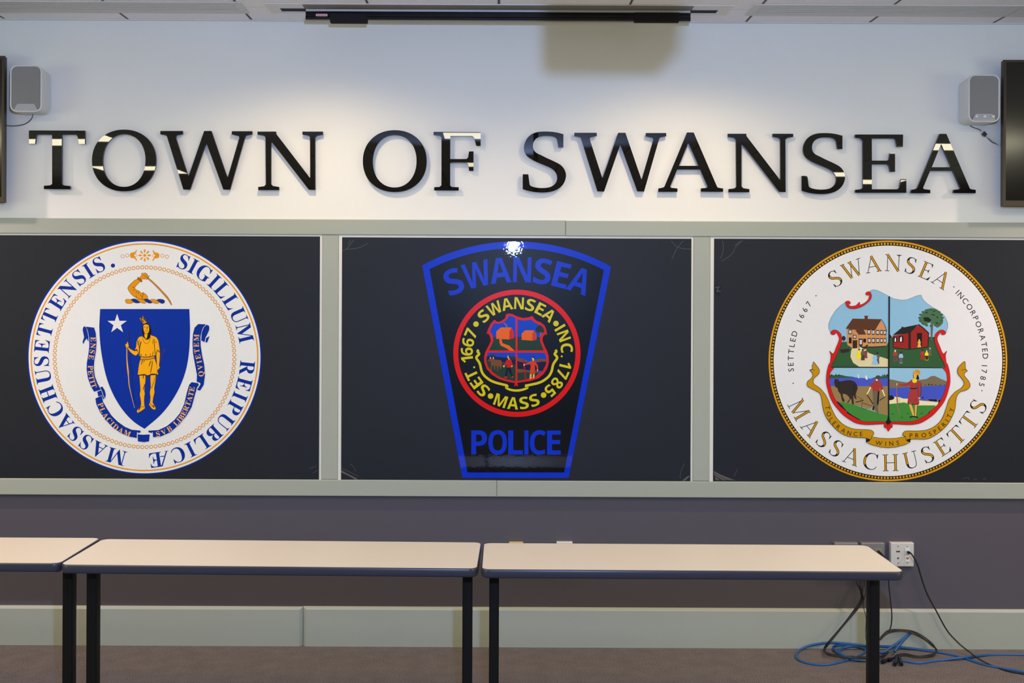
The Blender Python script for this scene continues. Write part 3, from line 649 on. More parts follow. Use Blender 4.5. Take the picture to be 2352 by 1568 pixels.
a.fill(PS([(1090, 1228), (1125, 1230), (1120, 1315), (1085, 1325)]), SK); a.fill(PS([(1148, 1232), (1182, 1232), (1172, 1305), (1142, 1312)]), SK)
a.build('shield_picture', pol)

# ------------------------------------------------------------------ town seal
T3 = Crop(1740, 530, 2.658); TL = Crop(1890, 655, 8.044); TR = Crop(2035, 655, 8.044); BL = Crop(1885, 835, 9.5); BR = Crop(2030, 835, 9.5)
QL = Crop(1840, 820, 7.127); QR = Crop(2035, 820, 7.127)
tx, ty, asp = 2039.5, 828.5, 1.008
MX = 2039.7
def mirror(pts): return [(2*MX - x, y) for x, y in pts]
TG = (206, 148, 10); TW = (221, 222, 224); TK = (26, 24, 26); RED = (204, 26, 24)
p = at(tx, 1104.5, YA)
town = thing('town_seal', (p.x, YA, p.z), 'round white town seal with gold beaded rim and four-picture shield', 'seal')
LAYER[0] = 0
a = Art(YA, vinyl)
a.tri([(tx + 274*math.sin(2*PI*i/160), ty - 274*asp*math.cos(2*PI*i/160)) for i in range(160)], [tuple(range(160))], TW); a.build('disc', town)
a = Art(YA, vinyl)
a.ring(tx, ty, 270.3, 274.2, TG, 160, asp); a.ring(tx, ty, 262.6, 270.3, TK, 160, asp, up=False)
LAYER[0] += 1
for i in range(232):
    t = 2*PI*i/232; q = 2.2 + 0.35*random.random(); a.ell(tx + 266.6*math.sin(t), ty - 266.6*asp*math.cos(t), q, q, (216, 158, 24), 10, up=False)
a.build('beaded_rim', town)
a = Art(YA, vinyl); a.arc_text('SWANSEA', 'inline', TK, tx, ty, 223.4, 38, -36, 38.3, gold=TG, asp=asp); a.build('lettering', town)['label'] = 'black and gold curved word SWANSEA'
a = Art(YA, vinyl); a.arc_text('MASSACHUSETTS', 'inline', TK, tx, ty, 232, 38, 247.0, 113.5, inward=True, gold=TG, asp=asp); a.build('lettering', town)['label'] = 'black and gold curved word MASSACHUSETTS'
a = Art(YA, vinyl); a.arc_text('SETTLED', 'plain', TK, tx, ty, 223.5, 12.6, 263.8, 287.6, asp=asp); a.build('lettering', town)['label'] = 'small black curved text SETTLED'
a = Art(YA, vinyl); a.arc_text('1667', 'plain', TK, tx, ty, 223.5, 12.6, 293.6, 306.6, asp=asp); a.build('lettering', town)['label'] = 'small black curved text 1667'
a = Art(YA, vinyl); a.arc_text('INCORPORATED', 'plain', TK, tx, ty, 224, 12.6, 45.2, 88.8, asp=asp); a.build('lettering', town)['label'] = 'small black curved text INCORPORATED'
a = Art(YA, vinyl); a.arc_text('1785', 'plain', TK, tx, ty, 222, 12.6, 92.6, 105, asp=asp); a.build('lettering', town)['label'] = 'small black curved text 1785'
for q in ((217, 930), (357, 396), (1198, 342), (1370, 975)): a = Art(YA, vinyl); a.ell(*T3([q])[0], 1.4, 1.4, TK); a.build('black_dot', town)
SKY = (136, 184, 214); DG = (48, 88, 54); TAN = (200, 142, 92); DB = (88, 54, 36); SAND = (214, 204, 160); LG = (62, 132, 56); WAT = (70, 84, 190); OCH = (146, 122, 78); HIL = (118, 104, 80); DRS = (158, 56, 54); HOR = (48, 40, 38)
a = Art(YA, vinyl)                                             # upper left: gabled house
a.outline(TL([(1222, 200), (1090, 135), (1000, 92), (930, 80), (870, 100), (895, 180), (880, 250), (800, 330), (690, 390), (560, 420), (460, 400), (420, 310), (330, 370), (230, 470), (150, 600), (105, 710), (105, 790), (135, 865), (230, 840), (310, 890), (345, 960), (335, 1080), (270, 1250), (200, 1400), (150, 1510), (1222, 1510)]), SKY, (70, 80, 90), .7, False)
a.fill(TL([(340, 1050), (440, 1040), (450, 1100), (540, 1150), (960, 1125), (1180, 1110), (1222, 1020), (1222, 1510), (150, 1510), (200, 1400), (270, 1250)]), DG)
a.ell(*TL([(385, 980)])[0], 4.4, 5.6, HOR); a.stroke(TL([(385, 1000), (385, 1050)]), .8, HOR)
a.fill(TL([(540, 1160), (720, 1140), (760, 1180), (850, 1250), (930, 1280), (1100, 1330), (1222, 1370), (1222, 1506), (670, 1503), (560, 1430), (510, 1320), (520, 1220)]), SAND)
a.outline(TL([(442, 790), (970, 790), (960, 1130), (800, 1130), (540, 1160), (450, 1100)]), TAN, BROWN, .5, False)
a.outline(TL([(970, 800), (1080, 645), (1165, 800), (1182, 1115), (960, 1130)]), TAN, BROWN, .5, False)
a.fill(TL([(420, 800), (550, 615), (1085, 625), (970, 822), (560, 820)]), DB); a.fill(TL([(770, 565), (830, 565), (830, 625), (770, 625)]), (110, 44, 36)); a.stroke(TL([(762, 568), (838, 568)]), 1.2, HOR)
a.stroke(TL([(1080, 628), (1140, 720), (1180, 850)]), 1.2, HOR)
a.fill(TL([(600, 825), (750, 812), (800, 910), (660, 912)]), DB); a.outline(TL([(556, 910), (600, 830), (662, 912), (662, 1160), (545, 1165)]), TAN, BROWN, .5, False)
a.fill(TL([(552, 1015), (635, 1015), (632, 1160), (552, 1165)]), (56, 36, 30))
for x, y, w, h in ((505, 860, 62, 88), (588, 950, 62, 70), (505, 1018, 50, 110), (850, 862, 56, 96), (930, 866, 50, 96), (1012, 870, 62, 90), (1085, 870, 50, 90), (1145, 872, 44, 90), (700, 1050, 66, 130), (770, 1020, 54, 70), (858, 1020, 56, 96), (932, 1020, 56, 96), (1012, 1020, 62, 90), (1085, 1020, 50, 90), (1147, 1020, 40, 90)):
    a.fill(TL([(x - w/2, y - h/2), (x + w/2, y - h/2), (x + w/2, y + h/2), (x - w/2, y + h/2)]), (34, 26, 24))
    if (x, y) not in ((505, 1018), (770, 1020)):
        for dx in (-.18, .18): a.fill(TL([(x + dx*w - .13*w, y - .30*h), (x + dx*w + .13*w, y - .34*h), (x + dx*w + .12*w, y + .34*h), (x + dx*w - .13*w, y + .28*h)]), TW)
a.stroke(TL([(690, 1120), (760, 1150), (830, 1100)]), 3, (34, 30, 28)); a.stroke(TL([(800, 1145), (960, 1140), (1170, 1125)]), 1.6, (34, 40, 30))
a.fill(TL([(310, 1190), (400, 1175), (500, 1170), (480, 1230), (340, 1250)]), HOR)
def folk(C_, x, y, h, top, bot, skirt=0.5, head=(222, 196, 150)):
    w = h*.17
    a.fill(C_([(x - w, y), (x - w*.75, y - h*.45), (x - w*1.2, y - h*.52), (x - w*.8, y - h*.78), (x, y - h*.84), (x + w*.8, y - h*.78), (x + w*1.2, y - h*.52), (x + w*.75, y - h*.45), (x + w, y)]), top)
    a.fill(C_([(x - w*(.6 + skirt), y), (x - w*.8, y - h*.46), (x + w*.8, y - h*.46), (x + w*(.6 + skirt), y), (x, y - h*.06)]), bot)
    a.ell(*C_([(x, y - h*.90)])[0], h*.08/8, h*.10/8, head, 12)
YE = (236, 220, 20); GY = (98, 90, 92)
folk(TL, 668, 1355, 190, YE, YE, 1.0, HOR); folk(TL, 790, 1345, 170, (140, 60, 60), (140, 60, 60), .6); folk(TL, 738, 1385, 215, GY, (70, 64, 66), .3, HOR)
folk(TL, 1005, 1450, 220, GY, (90, 82, 84), .4, HOR); folk(TL, 962, 1468, 220, (140, 190, 222), (140, 190, 222), 1.2, (60, 80, 90))
a.build('house_picture', town)
a = Art(YA, vinyl)                                             # upper right: red schoolhouse
a.outline(TR([(50, 195), (150, 250), (300, 275), (400, 262), (500, 220), (580, 190), (645, 178), (680, 260), (750, 330), (850, 400), (1000, 490), (1090, 580), (1140, 700), (1138, 780), (1105, 880), (1010, 850), (925, 960), (925, 1080), (1000, 1290), (1095, 1510), (50, 1510)]), SKY, (70, 80, 90), .7, False)
a.fill(TR([(50, 975), (100, 955), (130, 965), (790, 960), (922, 960), (925, 1080), (970, 1210), (1095, 1510), (50, 1510)]), DG)
a.fill(TR([(50, 970), (70, 900), (90, 930), (110, 960)]), (20, 34, 24)); a.stroke(TR([(790, 958), (850, 962), (915, 960)]), 1.6, (20, 34, 24))
a.fill(TR([(822, 700), (872, 700), (852, 1010), (828, 1010)]), (96, 88, 84))
a.fill(TR([(605, 640), (640, 575), (690, 490), (760, 440), (850, 425), (950, 450), (1010, 520), (1045, 600), (1050, 690), (1000, 750), (940, 782), (890, 730), (800, 690), (710, 740), (640, 690)]), (70, 108, 78), True, n=3)
for q in ([(690, 590), (780, 590), (840, 640), (800, 680), (700, 660)], [(830, 530), (900, 540), (910, 560), (830, 545)], [(930, 580), (960, 570), (950, 620)], [(900, 680), (1000, 690), (960, 730)], [(860, 480), (900, 470), (890, 500)], [(720, 500), (790, 490), (740, 520)]): a.fill(TR(q), (24, 34, 28))
for i in range(16):
    t = i/16*2*PI; a.ell(*TR([(830 + 205*math.cos(t)*(1.02), 600 + 150*math.sin(t))])[0], 3.2 + 1.2*random.random(), 2.6, (58, 96, 66), 10, up=(i == 0))
a.fill(TR([(132, 930), (412, 880), (412, 1168), (132, 1146)]), (150, 38, 32)); a.fill(TR([(455, 868), (605, 725), (780, 880), (780, 1130), (455, 1168)]), (150, 38, 32))
a.fill(TR([(120, 922), (285, 785), (285, 765), (318, 765), (322, 778), (605, 720), (458, 868), (412, 886)]), (38, 34, 34)); a.stroke(TR([(600, 722), (700, 800), (795, 892)]), 2.6, (30, 26, 28))
a.fill(TR([(412, 875), (457, 865), (457, 1175), (412, 1168)]), (36, 32, 34)); a.stroke(TR([(128, 935), (132, 1148)]), 1.8, (30, 26, 28)); a.stroke(TR([(135, 1148), (430, 1180), (780, 1138)]), 1.8, (30, 26, 28)); a.stroke(TR([(785, 890), (775, 1130)]), 2.0, (30, 26, 28))
a.fill(TR([(568, 882), (666, 880), (660, 1132), (578, 1146)]), (26, 22, 24)); folk(TR, 612, 1145, 150, (224, 170, 80), (224, 170, 80), .8)
for x, y, w, h in ((172, 1002, 60, 100), (276, 992, 84, 120)):
    a.fill(TR([(x - w/2, y - h/2), (x + w/2, y - h/2), (x + w/2, y + h/2), (x - w/2, y + h/2)]), (28, 24, 26)); a.fill(TR([(x - w*.2, y - h*.2), (x + w*.15, y - h*.4), (x + w*.2, y + h*.36), (x - w*.25, y + h*.4)]), TW)
folk(TR, 168, 1400, 210, (170, 60, 54), (80, 72, 76), .1); folk(TR, 275, 1438, 215, (140, 190, 222), (98, 88, 94), .4, HOR)
folk(TR, 812, 1300, 150, GY, GY, .7); folk(TR, 672, 1370, 190, (176, 58, 52), (176, 40, 40), .5, HOR); folk(TR, 750, 1385, 185, YE, (48, 36, 30), .2)
a.build('schoolhouse_picture', town)
a = Art(YA, vinyl)                                             # lower left: ploughing
fld = [(300, 85), (1485, 85), (1485, 1262), (1000, 1262), (850, 1230), (700, 1150), (540, 1020), (440, 940), (340, 820), (260, 660), (210, 500), (188, 380), (195, 240), (220, 170)]
a.fill(BL(fld), (140, 188, 216))
a.fill(BL([(195, 240), (290, 250), (420, 240), (560, 270), (700, 285), (770, 302), (190, 318)]), DG); a.fill(BL([(1090, 320), (1200, 290), (1340, 270), (1485, 235), (1485, 335)]), DG)
for x in (240, 330, 395, 1350, 1390, 1450): a.fill(BL([(x - 18, 262), (x, 205 + (x % 7)*4), (x + 18, 262)]), (20, 36, 26), up=(x == 240))
a.fill(BL([(190, 316), (770, 300), (1090, 325), (1485, 320), (1485, 492), (207, 492)]), WAT)
a.fill(BL([(207, 490), (1485, 490), (1485, 1135), (1350, 1100), (1100, 1010), (700, 880), (400, 840), (340, 820), (260, 660)]), OCH)
a.fill(BL([(340, 825), (450, 840), (700, 880), (1000, 990), (1350, 1100), (1485, 1135), (1485, 1262), (1000, 1262), (850, 1230), (700, 1150), (540, 1020), (440, 940)]), LG)
a.stroke(BL([(345, 830), (440, 930), (560, 1050), (700, 1145), (850, 1222)]), [4.5, 7, 4, 3, 1.5], (22, 24, 22))
a.fill(BL([(800, 240), (822, 235), (838, 318), (820, 322)]), TW); a.fill(BL([(968, 262), (1002, 252), (1026, 350), (980, 342)]), TW)
a.stroke(BL([(760, 690), (930, 800)]), 1.0, (60, 46, 34)); a.stroke(BL([(930, 800), (760, 840)]), 2.0, (40, 32, 28)); a.stroke(BL([(900, 850), (1120, 925)]), 1.2, (60, 46, 34)); a.stroke(BL([(900, 850), (900, 960), (1000, 985)]), 1.0, (60, 46, 34))
a.fill(BL([(290, 400), (310, 318), (335, 345), (380, 328), (395, 380), (440, 385), (560, 360), (660, 360), (740, 390), (790, 460), (806, 540), (770, 640), (760, 700), (785, 780), (745, 765), (710, 680), (715, 800), (722, 885), (680, 880), (670, 780), (655, 760), (600, 852), (568, 852), (630, 770), (620, 730), (560, 670), (480, 650), (482, 720), (522, 805), (490, 845), (460, 790), (430, 660), (380, 600), (365, 530), (320, 512), (300, 450)]), HOR)
a.stroke(BL([(735, 440), (725, 560), (700, 690)]), 1.0, (20, 16, 16)); a.stroke(BL([(420, 400), (385, 480), (385, 560)]), .8, (20, 16, 16))
a.stroke(BL([(1085, 510), (1050, 590), (1005, 665)]), [3.4, 2.6, 2.6], (232, 222, 170)); a.stroke(BL([(1340, 560), (1370, 640), (1402, 720)]), [3.4, 2.6, 2.6], (232, 222, 170))
a.stroke(BL([(1010, 680), (1150, 890)]), 2.0, (36, 28, 26)); a.stroke(BL([(1415, 710), (1280, 800)]), 1.8, (36, 28, 26))
a.fill(BL([(1050, 985), (1130, 940), (1135, 1022)]), (150, 146, 146)); a.stroke(BL([(1160, 920), (1140, 1010)]), 4, (24, 22, 24))
a.fill(BL([(1130, 590), (1282, 585), (1262, 850), (1242, 950), (1262, 1075), (1215, 1060), (1170, 960), (1142, 850)]), (104, 96, 78)); a.fill(BL([(1245, 590), (1282, 585), (1265, 850), (1245, 920), (1225, 860)]), (24, 22, 24))
a.fill(BL([(1190, 368), (1285, 364), (1330, 440), (1365, 560), (1310, 575), (1288, 510), (1282, 598), (1128, 598), (1125, 520), (1105, 515), (1062, 480), (1110, 420)]), DRS)
a.ell(*BL([(1222, 345)])[0], 2.4, 3.2, (232, 222, 170)); a.ell(*BL([(1250, 298)])[0], 6.2, 4.8, (74, 66, 66))
a.build('ploughing_picture', town)
a = Art(YA, vinyl)                                             # lower right: figure by the water
a.fill(BR([(110, 85), (1290, 85), (1350, 170), (1380, 280), (1375, 450), (1330, 650), (1240, 820), (1100, 1010), (950, 1140), (780, 1230), (600, 1265), (110, 1262)]), (140, 188, 216))
a.fill(BR([(110, 335), (200, 350), (350, 385), (520, 410), (560, 405), (800, 350), (930, 330), (1030, 270), (1110, 265), (1240, 330), (1378, 385), (1372, 475), (560, 510), (300, 540), (110, 540)]), HIL)
a.fill(BR([(110, 535), (560, 510), (1372, 465), (1330, 650), (1250, 810), (800, 810), (520, 770), (400, 760), (110, 730)]), (64, 82, 190))
for x in (900, 980, 1050, 1130, 1230, 1330): a.fill(BR([(x - 26, 470), (x - 4, 425 + (x % 11)*3), (x + 26, 468)]), (34, 34, 28), up=(x == 900))
a.fill(BR([(110, 765), (230, 720), (340, 730), (420, 760), (520, 760), (800, 800), (1215, 850), (1180, 920), (960, 910), (740, 910), (500, 870), (440, 845), (300, 865), (110, 885)]), (228, 218, 170))
a.fill(BR([(110, 880), (300, 860), (440, 842), (520, 870), (740, 908), (1120, 908), (1110, 1000), (950, 1140), (780, 1230), (600, 1265), (110, 1262)]), LG)
a.fill(BR([(110, 700), (170, 685), (232, 742), (200, 782), (110, 800)]), BLACK); a.fill(BR([(1190, 790), (1265, 790), (1180, 930), (1100, 1025), (940, 1090), (1080, 985), (1180, 890)]), BLACK)
a.fill(BR([(905, 748), (950, 790), (1150, 790), (1198, 758), (1185, 822), (940, 815)]), (138, 92, 74)); a.fill(BR([(960, 775), (1150, 778), (1160, 830), (1000, 812)]), BLACK)
a.ell(*BR([(845, 740)])[0], 2.2, 1.6, BLACK)
a.stroke(BR([(280, 400), (276, 600), (290, 800), (310, 980), (350, 1100)]), [1.2, 1.8, 3.2, 2.2, 1.2], (148, 100, 84)); a.stroke(BR([(300, 400), (320, 600), (345, 950)]), .5, (90, 70, 70)); a.ell(*BR([(283, 448)])[0], 1.6, 3.2, (214, 166, 80))
a.fill(BR([(545, 880), (595, 880), (642, 1020), (662, 1140), (630, 1140), (580, 1000)]), (224, 170, 76)); a.fill(BR([(680, 880), (728, 880), (704, 1155), (674, 1155)]), (224, 170, 76)); a.stroke(BR([(728, 890), (708, 1150)]), .9, BLACK); a.stroke(BR([(560, 1172), (640, 1150), (745, 1172)]), 3.0, (30, 26, 24))
a.fill(BR([(645, 160), (632, 240), (640, 320), (700, 345), (770, 345), (760, 280), (700, 150)]), BLACK)
a.fill(BR([(610, 340), (560, 380), (480, 430), (330, 448), (330, 482), (490, 492), (560, 462), (575, 540), (540, 650), (510, 852), (640, 880), (762, 882), (772, 850), (742, 640), (718, 540), (745, 480), (752, 710), (792, 722), (806, 560), (800, 400), (760, 360), (720, 350)]), DRS)
a.stroke(BR([(508, 850), (560, 875), (640, 885), (762, 885)]), 1.6, (40, 24, 24)); a.stroke(BR([(745, 480), (745, 640), (755, 720)]), .9, (40, 24, 24)); a.stroke(BR([(806, 420), (810, 560), (795, 720)]), .9, (40, 24, 24)); a.stroke(BR([(690, 780), (695, 790)]), 3, (50, 24, 24))
a.ell(*BR([(668, 368)])[0], 5.6, 5.4, (226, 206, 40)); a.fill(BR([(640, 215), (712, 212), (716, 290), (690, 335), (650, 312)]), (220, 170, 80)); a.ell(*BR([(720, 188)])[0], 8.2, 6.4, (206, 156, 74)); a.ell(*BR([(765, 215)])[0], 3.4, 4.6, (206, 156, 74))
for q in ([(690, 150), (700, 190)], [(730, 140), (735, 200)], [(760, 150), (770, 215)], [(735, 230), (750, 280)]): a.stroke(BR(q), .7, (90, 64, 34))
a.stroke(BR([(575, 535), (645, 542), (718, 532)]), 2.4, BLACK); a.ell(*BR([(773, 752)])[0], 2.4, 2.2, (220, 170, 80))
for x, y in ((195, 1095), (515, 1085), (390, 1168), (825, 1080)): a.ell(*BR([(x, y)])[0], 2.0, 1.2, (38, 70, 34), 8)
a.build('shore_picture', town)
a = Art(YA, vinyl)                                             # dividers and red scrolled frame
a.stroke([(2042.1, 680.5), (2041.9, 760), (2041.0, 840), (2040.6, 930), (2040.6, 964)], 3.3, TK, False)
a.fill([(2038.9, 955), (2042.3, 955), (2043.5, 964), (2048, 969), (2041, 982), (2040, 982), (2033, 969), (2037.5, 964)], TK)
a.stroke([(1909, 843.2), (2040, 843.6), (2171, 844.4)], 2.0, TK)
top = TL([(415, 320), (430, 295), (480, 290), (505, 315), (500, 345), (475, 345), (490, 375), (530, 385), (610, 370), (665, 315), (680, 320), (685, 360), (760, 330), (830, 270), (855, 200), (850, 180), (820, 185), (790, 165), (800, 130), (850, 115), (880, 140), (897, 190), (880, 260), (800, 340), (690, 405), (580, 432), (480, 420), (435, 380)])
a.outline(top, RED, (70, 30, 40), .8, True, 3)
side = TL([(140, 880), (165, 840), (210, 822), (270, 840), (330, 900), (348, 980), (335, 1080), (280, 1220), (220, 1350), (165, 1460), (150, 1512)]) + BL([(285, 90), (225, 165), (195, 240), (188, 380), (210, 500), (260, 660), (340, 820), (440, 940), (540, 1020), (590, 1046), (560, 1066), (700, 1150), (850, 1230), (1000, 1262), (1350, 1260), (1420, 1290), (1450, 1330), (1440, 1390), (1395, 1395), (1372, 1350), (1370, 1315), (1060, 1330), (900, 1322), (760, 1290), (620, 1212), (480, 1110), (370, 990), (270, 860), (200, 720), (150, 560), (120, 420), (120, 280), (140, 130), (180, 0)]) + TL([(130, 1430), (145, 1290), (120, 1210), (190, 1262), (250, 1130), (290, 1030), (295, 960), (240, 870), (220, 905), (170, 912)])
a.outline(side, RED, (70, 30, 40), .8, True, 3)
a.outline(mirror(side), RED, (70, 30, 40), .8, True, 3)
a.outline([(2040.3, 973), (2047, 981), (2040.3, 991), (2034, 981)], RED, (70, 30, 40), .6, False)
a.build('scrolled_frame', town)
a = Art(YA, vinyl)                                             # motto ribbon
rib = [(200, 75), (245, 130), (290, 190), (295, 250), (260, 300), (215, 340), (195, 390), (210, 440), (270, 480), (330, 530), (400, 620), (450, 720), (480, 800), (520, 890), (570, 980), (650, 1070), (740, 1130), (850, 1170), (950, 1180), (1130, 1190), (1190, 1240), (1155, 1300), (1130, 1345), (1050, 1320), (860, 1310), (750, 1290), (640, 1235), (540, 1150), (440, 1030), (380, 920), (350, 800), (335, 690), (310, 600), (260, 560), (180, 520), (110, 480), (95, 440), (110, 390), (160, 350), (190, 300), (175, 250), (140, 210), (185, 190), (180, 140), (195, 110)]
RG = (190, 138, 6)
win = QL([(1152, 1300), (1300, 1325), (1423, 1330)]); win2 = QL([(1060, 1390), (1150, 1432), (1300, 1470), (1423, 1480)])
a.outline(win + mirror(win[:-1])[::-1] + mirror(win2[:-1]) + win2[::-1], RG, TK, 1.0, False)
rib_r = [(1283, 68), (1295, 120), (1298, 190), (1330, 222), (1285, 255), (1280, 300), (1310, 340), (1350, 390), (1375, 460), (1350, 510), (1300, 540), (1225, 560), (1180, 600), (1150, 660), (1138, 740), (1130, 820), (1110, 900), (1075, 980), (1020, 1080), (940, 1170), (840, 1250), (740, 1310), (640, 1340), (420, 1338), (400, 1352), (325, 1350), (315, 1300), (270, 1270), (290, 1225), (340, 1205), (500, 1205), (640, 1195), (740, 1160), (820, 1110), (890, 1040), (940, 950), (970, 870), (1000, 780), (1030, 690), (1080, 620), (1140, 560), (1220, 510), (1270, 450), (1270, 400), (1230, 340), (1180, 280), (1168, 220), (1180, 170), (1220, 120)]
a.outline(QL(rib), RG, TK, 1.1, True, 3); a.outline(QR(rib_r), RG, TK, 1.1, True, 3)
for f in (lambda q: q, mirror):
    a.fill(f(QL([(1058, 1330), (1132, 1350), (1112, 1378), (1060, 1392)])), TK)
    a.stroke(f(QL([(150, 212), (190, 200), (220, 222)])), .9, TK)
a.path_text('TOLERANCE', 'plain', TK, QL([(428, 795), (440, 890), (480, 1000), (560, 1100), (650, 1175), (760, 1235), (870, 1255), (1002, 1256)]), 10.0)
a.path_text('WINS', 'plain', TK, QL([(1215, 1396), (1390, 1416), (1600, 1396)]), 10.0)
a.path_text('PROSPERITY', 'plain', TK, QR([(385, 1282), (520, 1280), (640, 1272), (740, 1245), (820, 1203), (910, 1135), (970, 1070), (1020, 985), (1050, 915), (1080, 830)]), 10.0)
a.build('motto_ribbon', town)

# ------------------------------------------------------------------ big letters on the wall
M_let = mat('glossy_black_acrylic', (20, 18, 17), 0.012, 0.5, 1.0, 0.02)
YL0, YL1 = D - 0.026, D - 0.011
L1 = Crop(50, 285, 7.35); L2 = Crop(360, 285, 5.88); L3 = Crop(820, 285, 7.84); L4 = Crop(1180, 285, 6.533); L5 = Crop(1500, 285, 6.918); L6 = Crop(1830, 285, 5.47)
def oval(x0, x1, y0, y1, rot=0.0, n=72):
    cx, cy, rx, ry = (x0 + x1)/2, (y0 + y1)/2, (x1 - x0)/2, (y1 - y0)/2; out = []
    for i in range(n):
        t = 2*PI*i/n; c, s_ = math.cos(t), math.sin(t); e = 2/2.12
        x = rx*math.copysign(abs(c)**e, c); y = ry*math.copysign(abs(s_)**e, s_)
        out.append((cx + x*math.cos(rot) - y*math.sin(rot), cy + x*math.sin(rot) + y*math.cos(rot)))
    return out
gT = L1([(118, 105), (1068, 110), (1068, 335), (965, 335), (945, 210), (925, 178), (675, 178), (675, 1010), (700, 1032), (818, 1045), (818, 1100), (372, 1095), (372, 1040), (485, 1030), (512, 1008), (512, 178), (265, 175), (240, 190), (220, 330), (118, 328)])
gW = L2([(48, 92), (350, 92), (352, 135), (270, 150), (255, 175), (425, 700), (432, 700), (640, 92), (738, 92), (952, 715), (960, 715), (1115, 185), (1110, 160), (1012, 138), (1014, 95), (1290, 95), (1290, 138), (1210, 153), (1195, 170), (990, 885), (900, 882), (672, 255), (665, 262), (450, 885), (360, 882), (138, 165), (125, 150), (48, 137)])
gN = L2([(1360, 100), (1612, 100), (1612, 130), (2068, 725), (2072, 720), (2070, 175), (2050, 155), (1967, 140), (1967, 100), (2245, 100), (2245, 142), (2165, 155), (2140, 180), (2142, 888), (2055, 885), (1555, 240), (1545, 245), (1545, 812), (1570, 835), (1652, 848), (1652, 890), (1370, 890), (1370, 848), (1450, 838), (1475, 815), (1470, 180), (1450, 155), (1362, 142)])
gF = L3([(1378, 138), (2228, 143), (2225, 390), (2148, 390), (2108, 240), (2075, 212), (1680, 212), (1678, 628), (1970, 628), (2000, 600), (2018, 490), (2098, 490), (2098, 842), (2020, 840), (2000, 715), (1970, 695), (1678, 695), (1678, 1105), (1710, 1130), (1832, 1135), (1832, 1195), (1388, 1192), (1390, 1135), (1490, 1128), (1520, 1100), (1522, 240), (1500, 210), (1378, 195)])
def crv(pts, n=4): return [(p.x, p.y) for p in spline([(x, y, 0) for x, y in pts], n)]
gS = L4([(745, 150), (745, 350), (670, 350)] + crv([(650, 230), (620, 195), (560, 178), (490, 175), (420, 180), (350, 205), (305, 255), (288, 320), (300, 385), (340, 430), (410, 465), (500, 510), (610, 560), (700, 610), (755, 670), (783, 750), (775, 830), (735, 910), (660, 975), (560, 1012), (440, 1025), (320, 1018), (220, 1000), (135, 975)]) + [(135, 752), (218, 752)] + crv([(238, 905), (262, 930), (330, 950), (410, 958), (490, 955), (560, 938), (620, 895), (650, 830), (645, 760), (610, 700), (550, 655), (450, 610), (330, 560), (240, 510), (185, 460), (158, 400), (155, 330), (175, 260), (220, 190), (290, 140), (380, 115), (480, 110), (580, 115), (670, 130)]))
gA = L5([(540, 132), (645, 132), (1020, 1000), (1040, 1010), (1115, 1022), (1113, 1075), (760, 1072), (762, 1020), (855, 1012), (868, 990), (750, 720), (385, 720), (272, 990), (285, 1010), (388, 1022), (388, 1075), (82, 1075), (85, 1022), (165, 1005), (185, 985)])
gAh = L5([(562, 290), (412, 662), (725, 662)])
gE = L6([(735, 130), (1338, 130), (1335, 285), (1262, 285), (1245, 200), (1228, 180), (943, 180), (945, 458), (1140, 458), (1160, 440), (1172, 362), (1236, 362), (1236, 598), (1175, 600), (1160, 525), (1140, 505), (943, 505), (943, 818), (1265, 818), (1290, 800), (1312, 690), (1378, 690), (1378, 862), (735, 862), (735, 825), (800, 818), (830, 800), (830, 205), (800, 178), (735, 170)])
O1, O1h = L1(oval(1183, 2268, 92, 1132)), L1(oval(1364, 2090, 170, 1058, 0.03))
O2, O2h = L3(oval(105, 1255, 108, 1222)), L3(oval(285, 1072, 195, 1140, 0.03))
mv = lambda g, dx, dy: [(x + dx, y + dy) for x, y in g]
LET = [('T', gT, [], 'starting the word TOWN', -.05, -.9), ('O', O1, [O1h], 'in the word TOWN', .15, -.6), ('W', gW, [], 'in the word TOWN', 0, 0), ('N', gN, [], 'ending the word TOWN', 0, 0),
       ('O', O2, [O2h], 'starting the word OF', 0, 0), ('F', gF, [], 'ending the word OF', .35, .2), ('S', gS, [], 'starting the word SWANSEA', -.3, 0), ('W', mv(gW, 951, 4.2), [], 'in the word SWANSEA', 0, 0),
       ('A', gA, [gAh], 'in the middle of the word SWANSEA', 0, 0), ('N', mv(gN, 1080.3, 5), [], 'in the middle of the word SWANSEA', -.2, .2), ('S', mv(gS, 641, 3.6), [], 'before the last E of SWANSEA', 0, 0), ('E', gE, [], 'near the end of the word SWANSEA', -.3, .5), ('A', mv(gA, 580.6, 3.2), [mv(gAh, 580.6, 3.2)], 'ending the word SWANSEA', -.1, .8)]
for ch, g, hs, where, rx, rz in LET:
    b = MB(); b.prism([xz(x, y, YL0) for x, y in g], [[xz(x, y, YL0) for x, y in h] for h in hs], YL0, YL1, M_let)
    vs = b.v; cxm = sum(v.x for v in vs)/len(vs); czm = sum(v.z for v in vs)/len(vs)
    o = b.build('sign_letter', None, (cxm, YL0, czm))
    o.rotation_euler = (math.radians(rx), 0, math.radians(rz))
    tag(o, 'tall glossy black serif letter %s %s on the wall' % (ch, where), 'letter', 'black letters spelling the wall title')

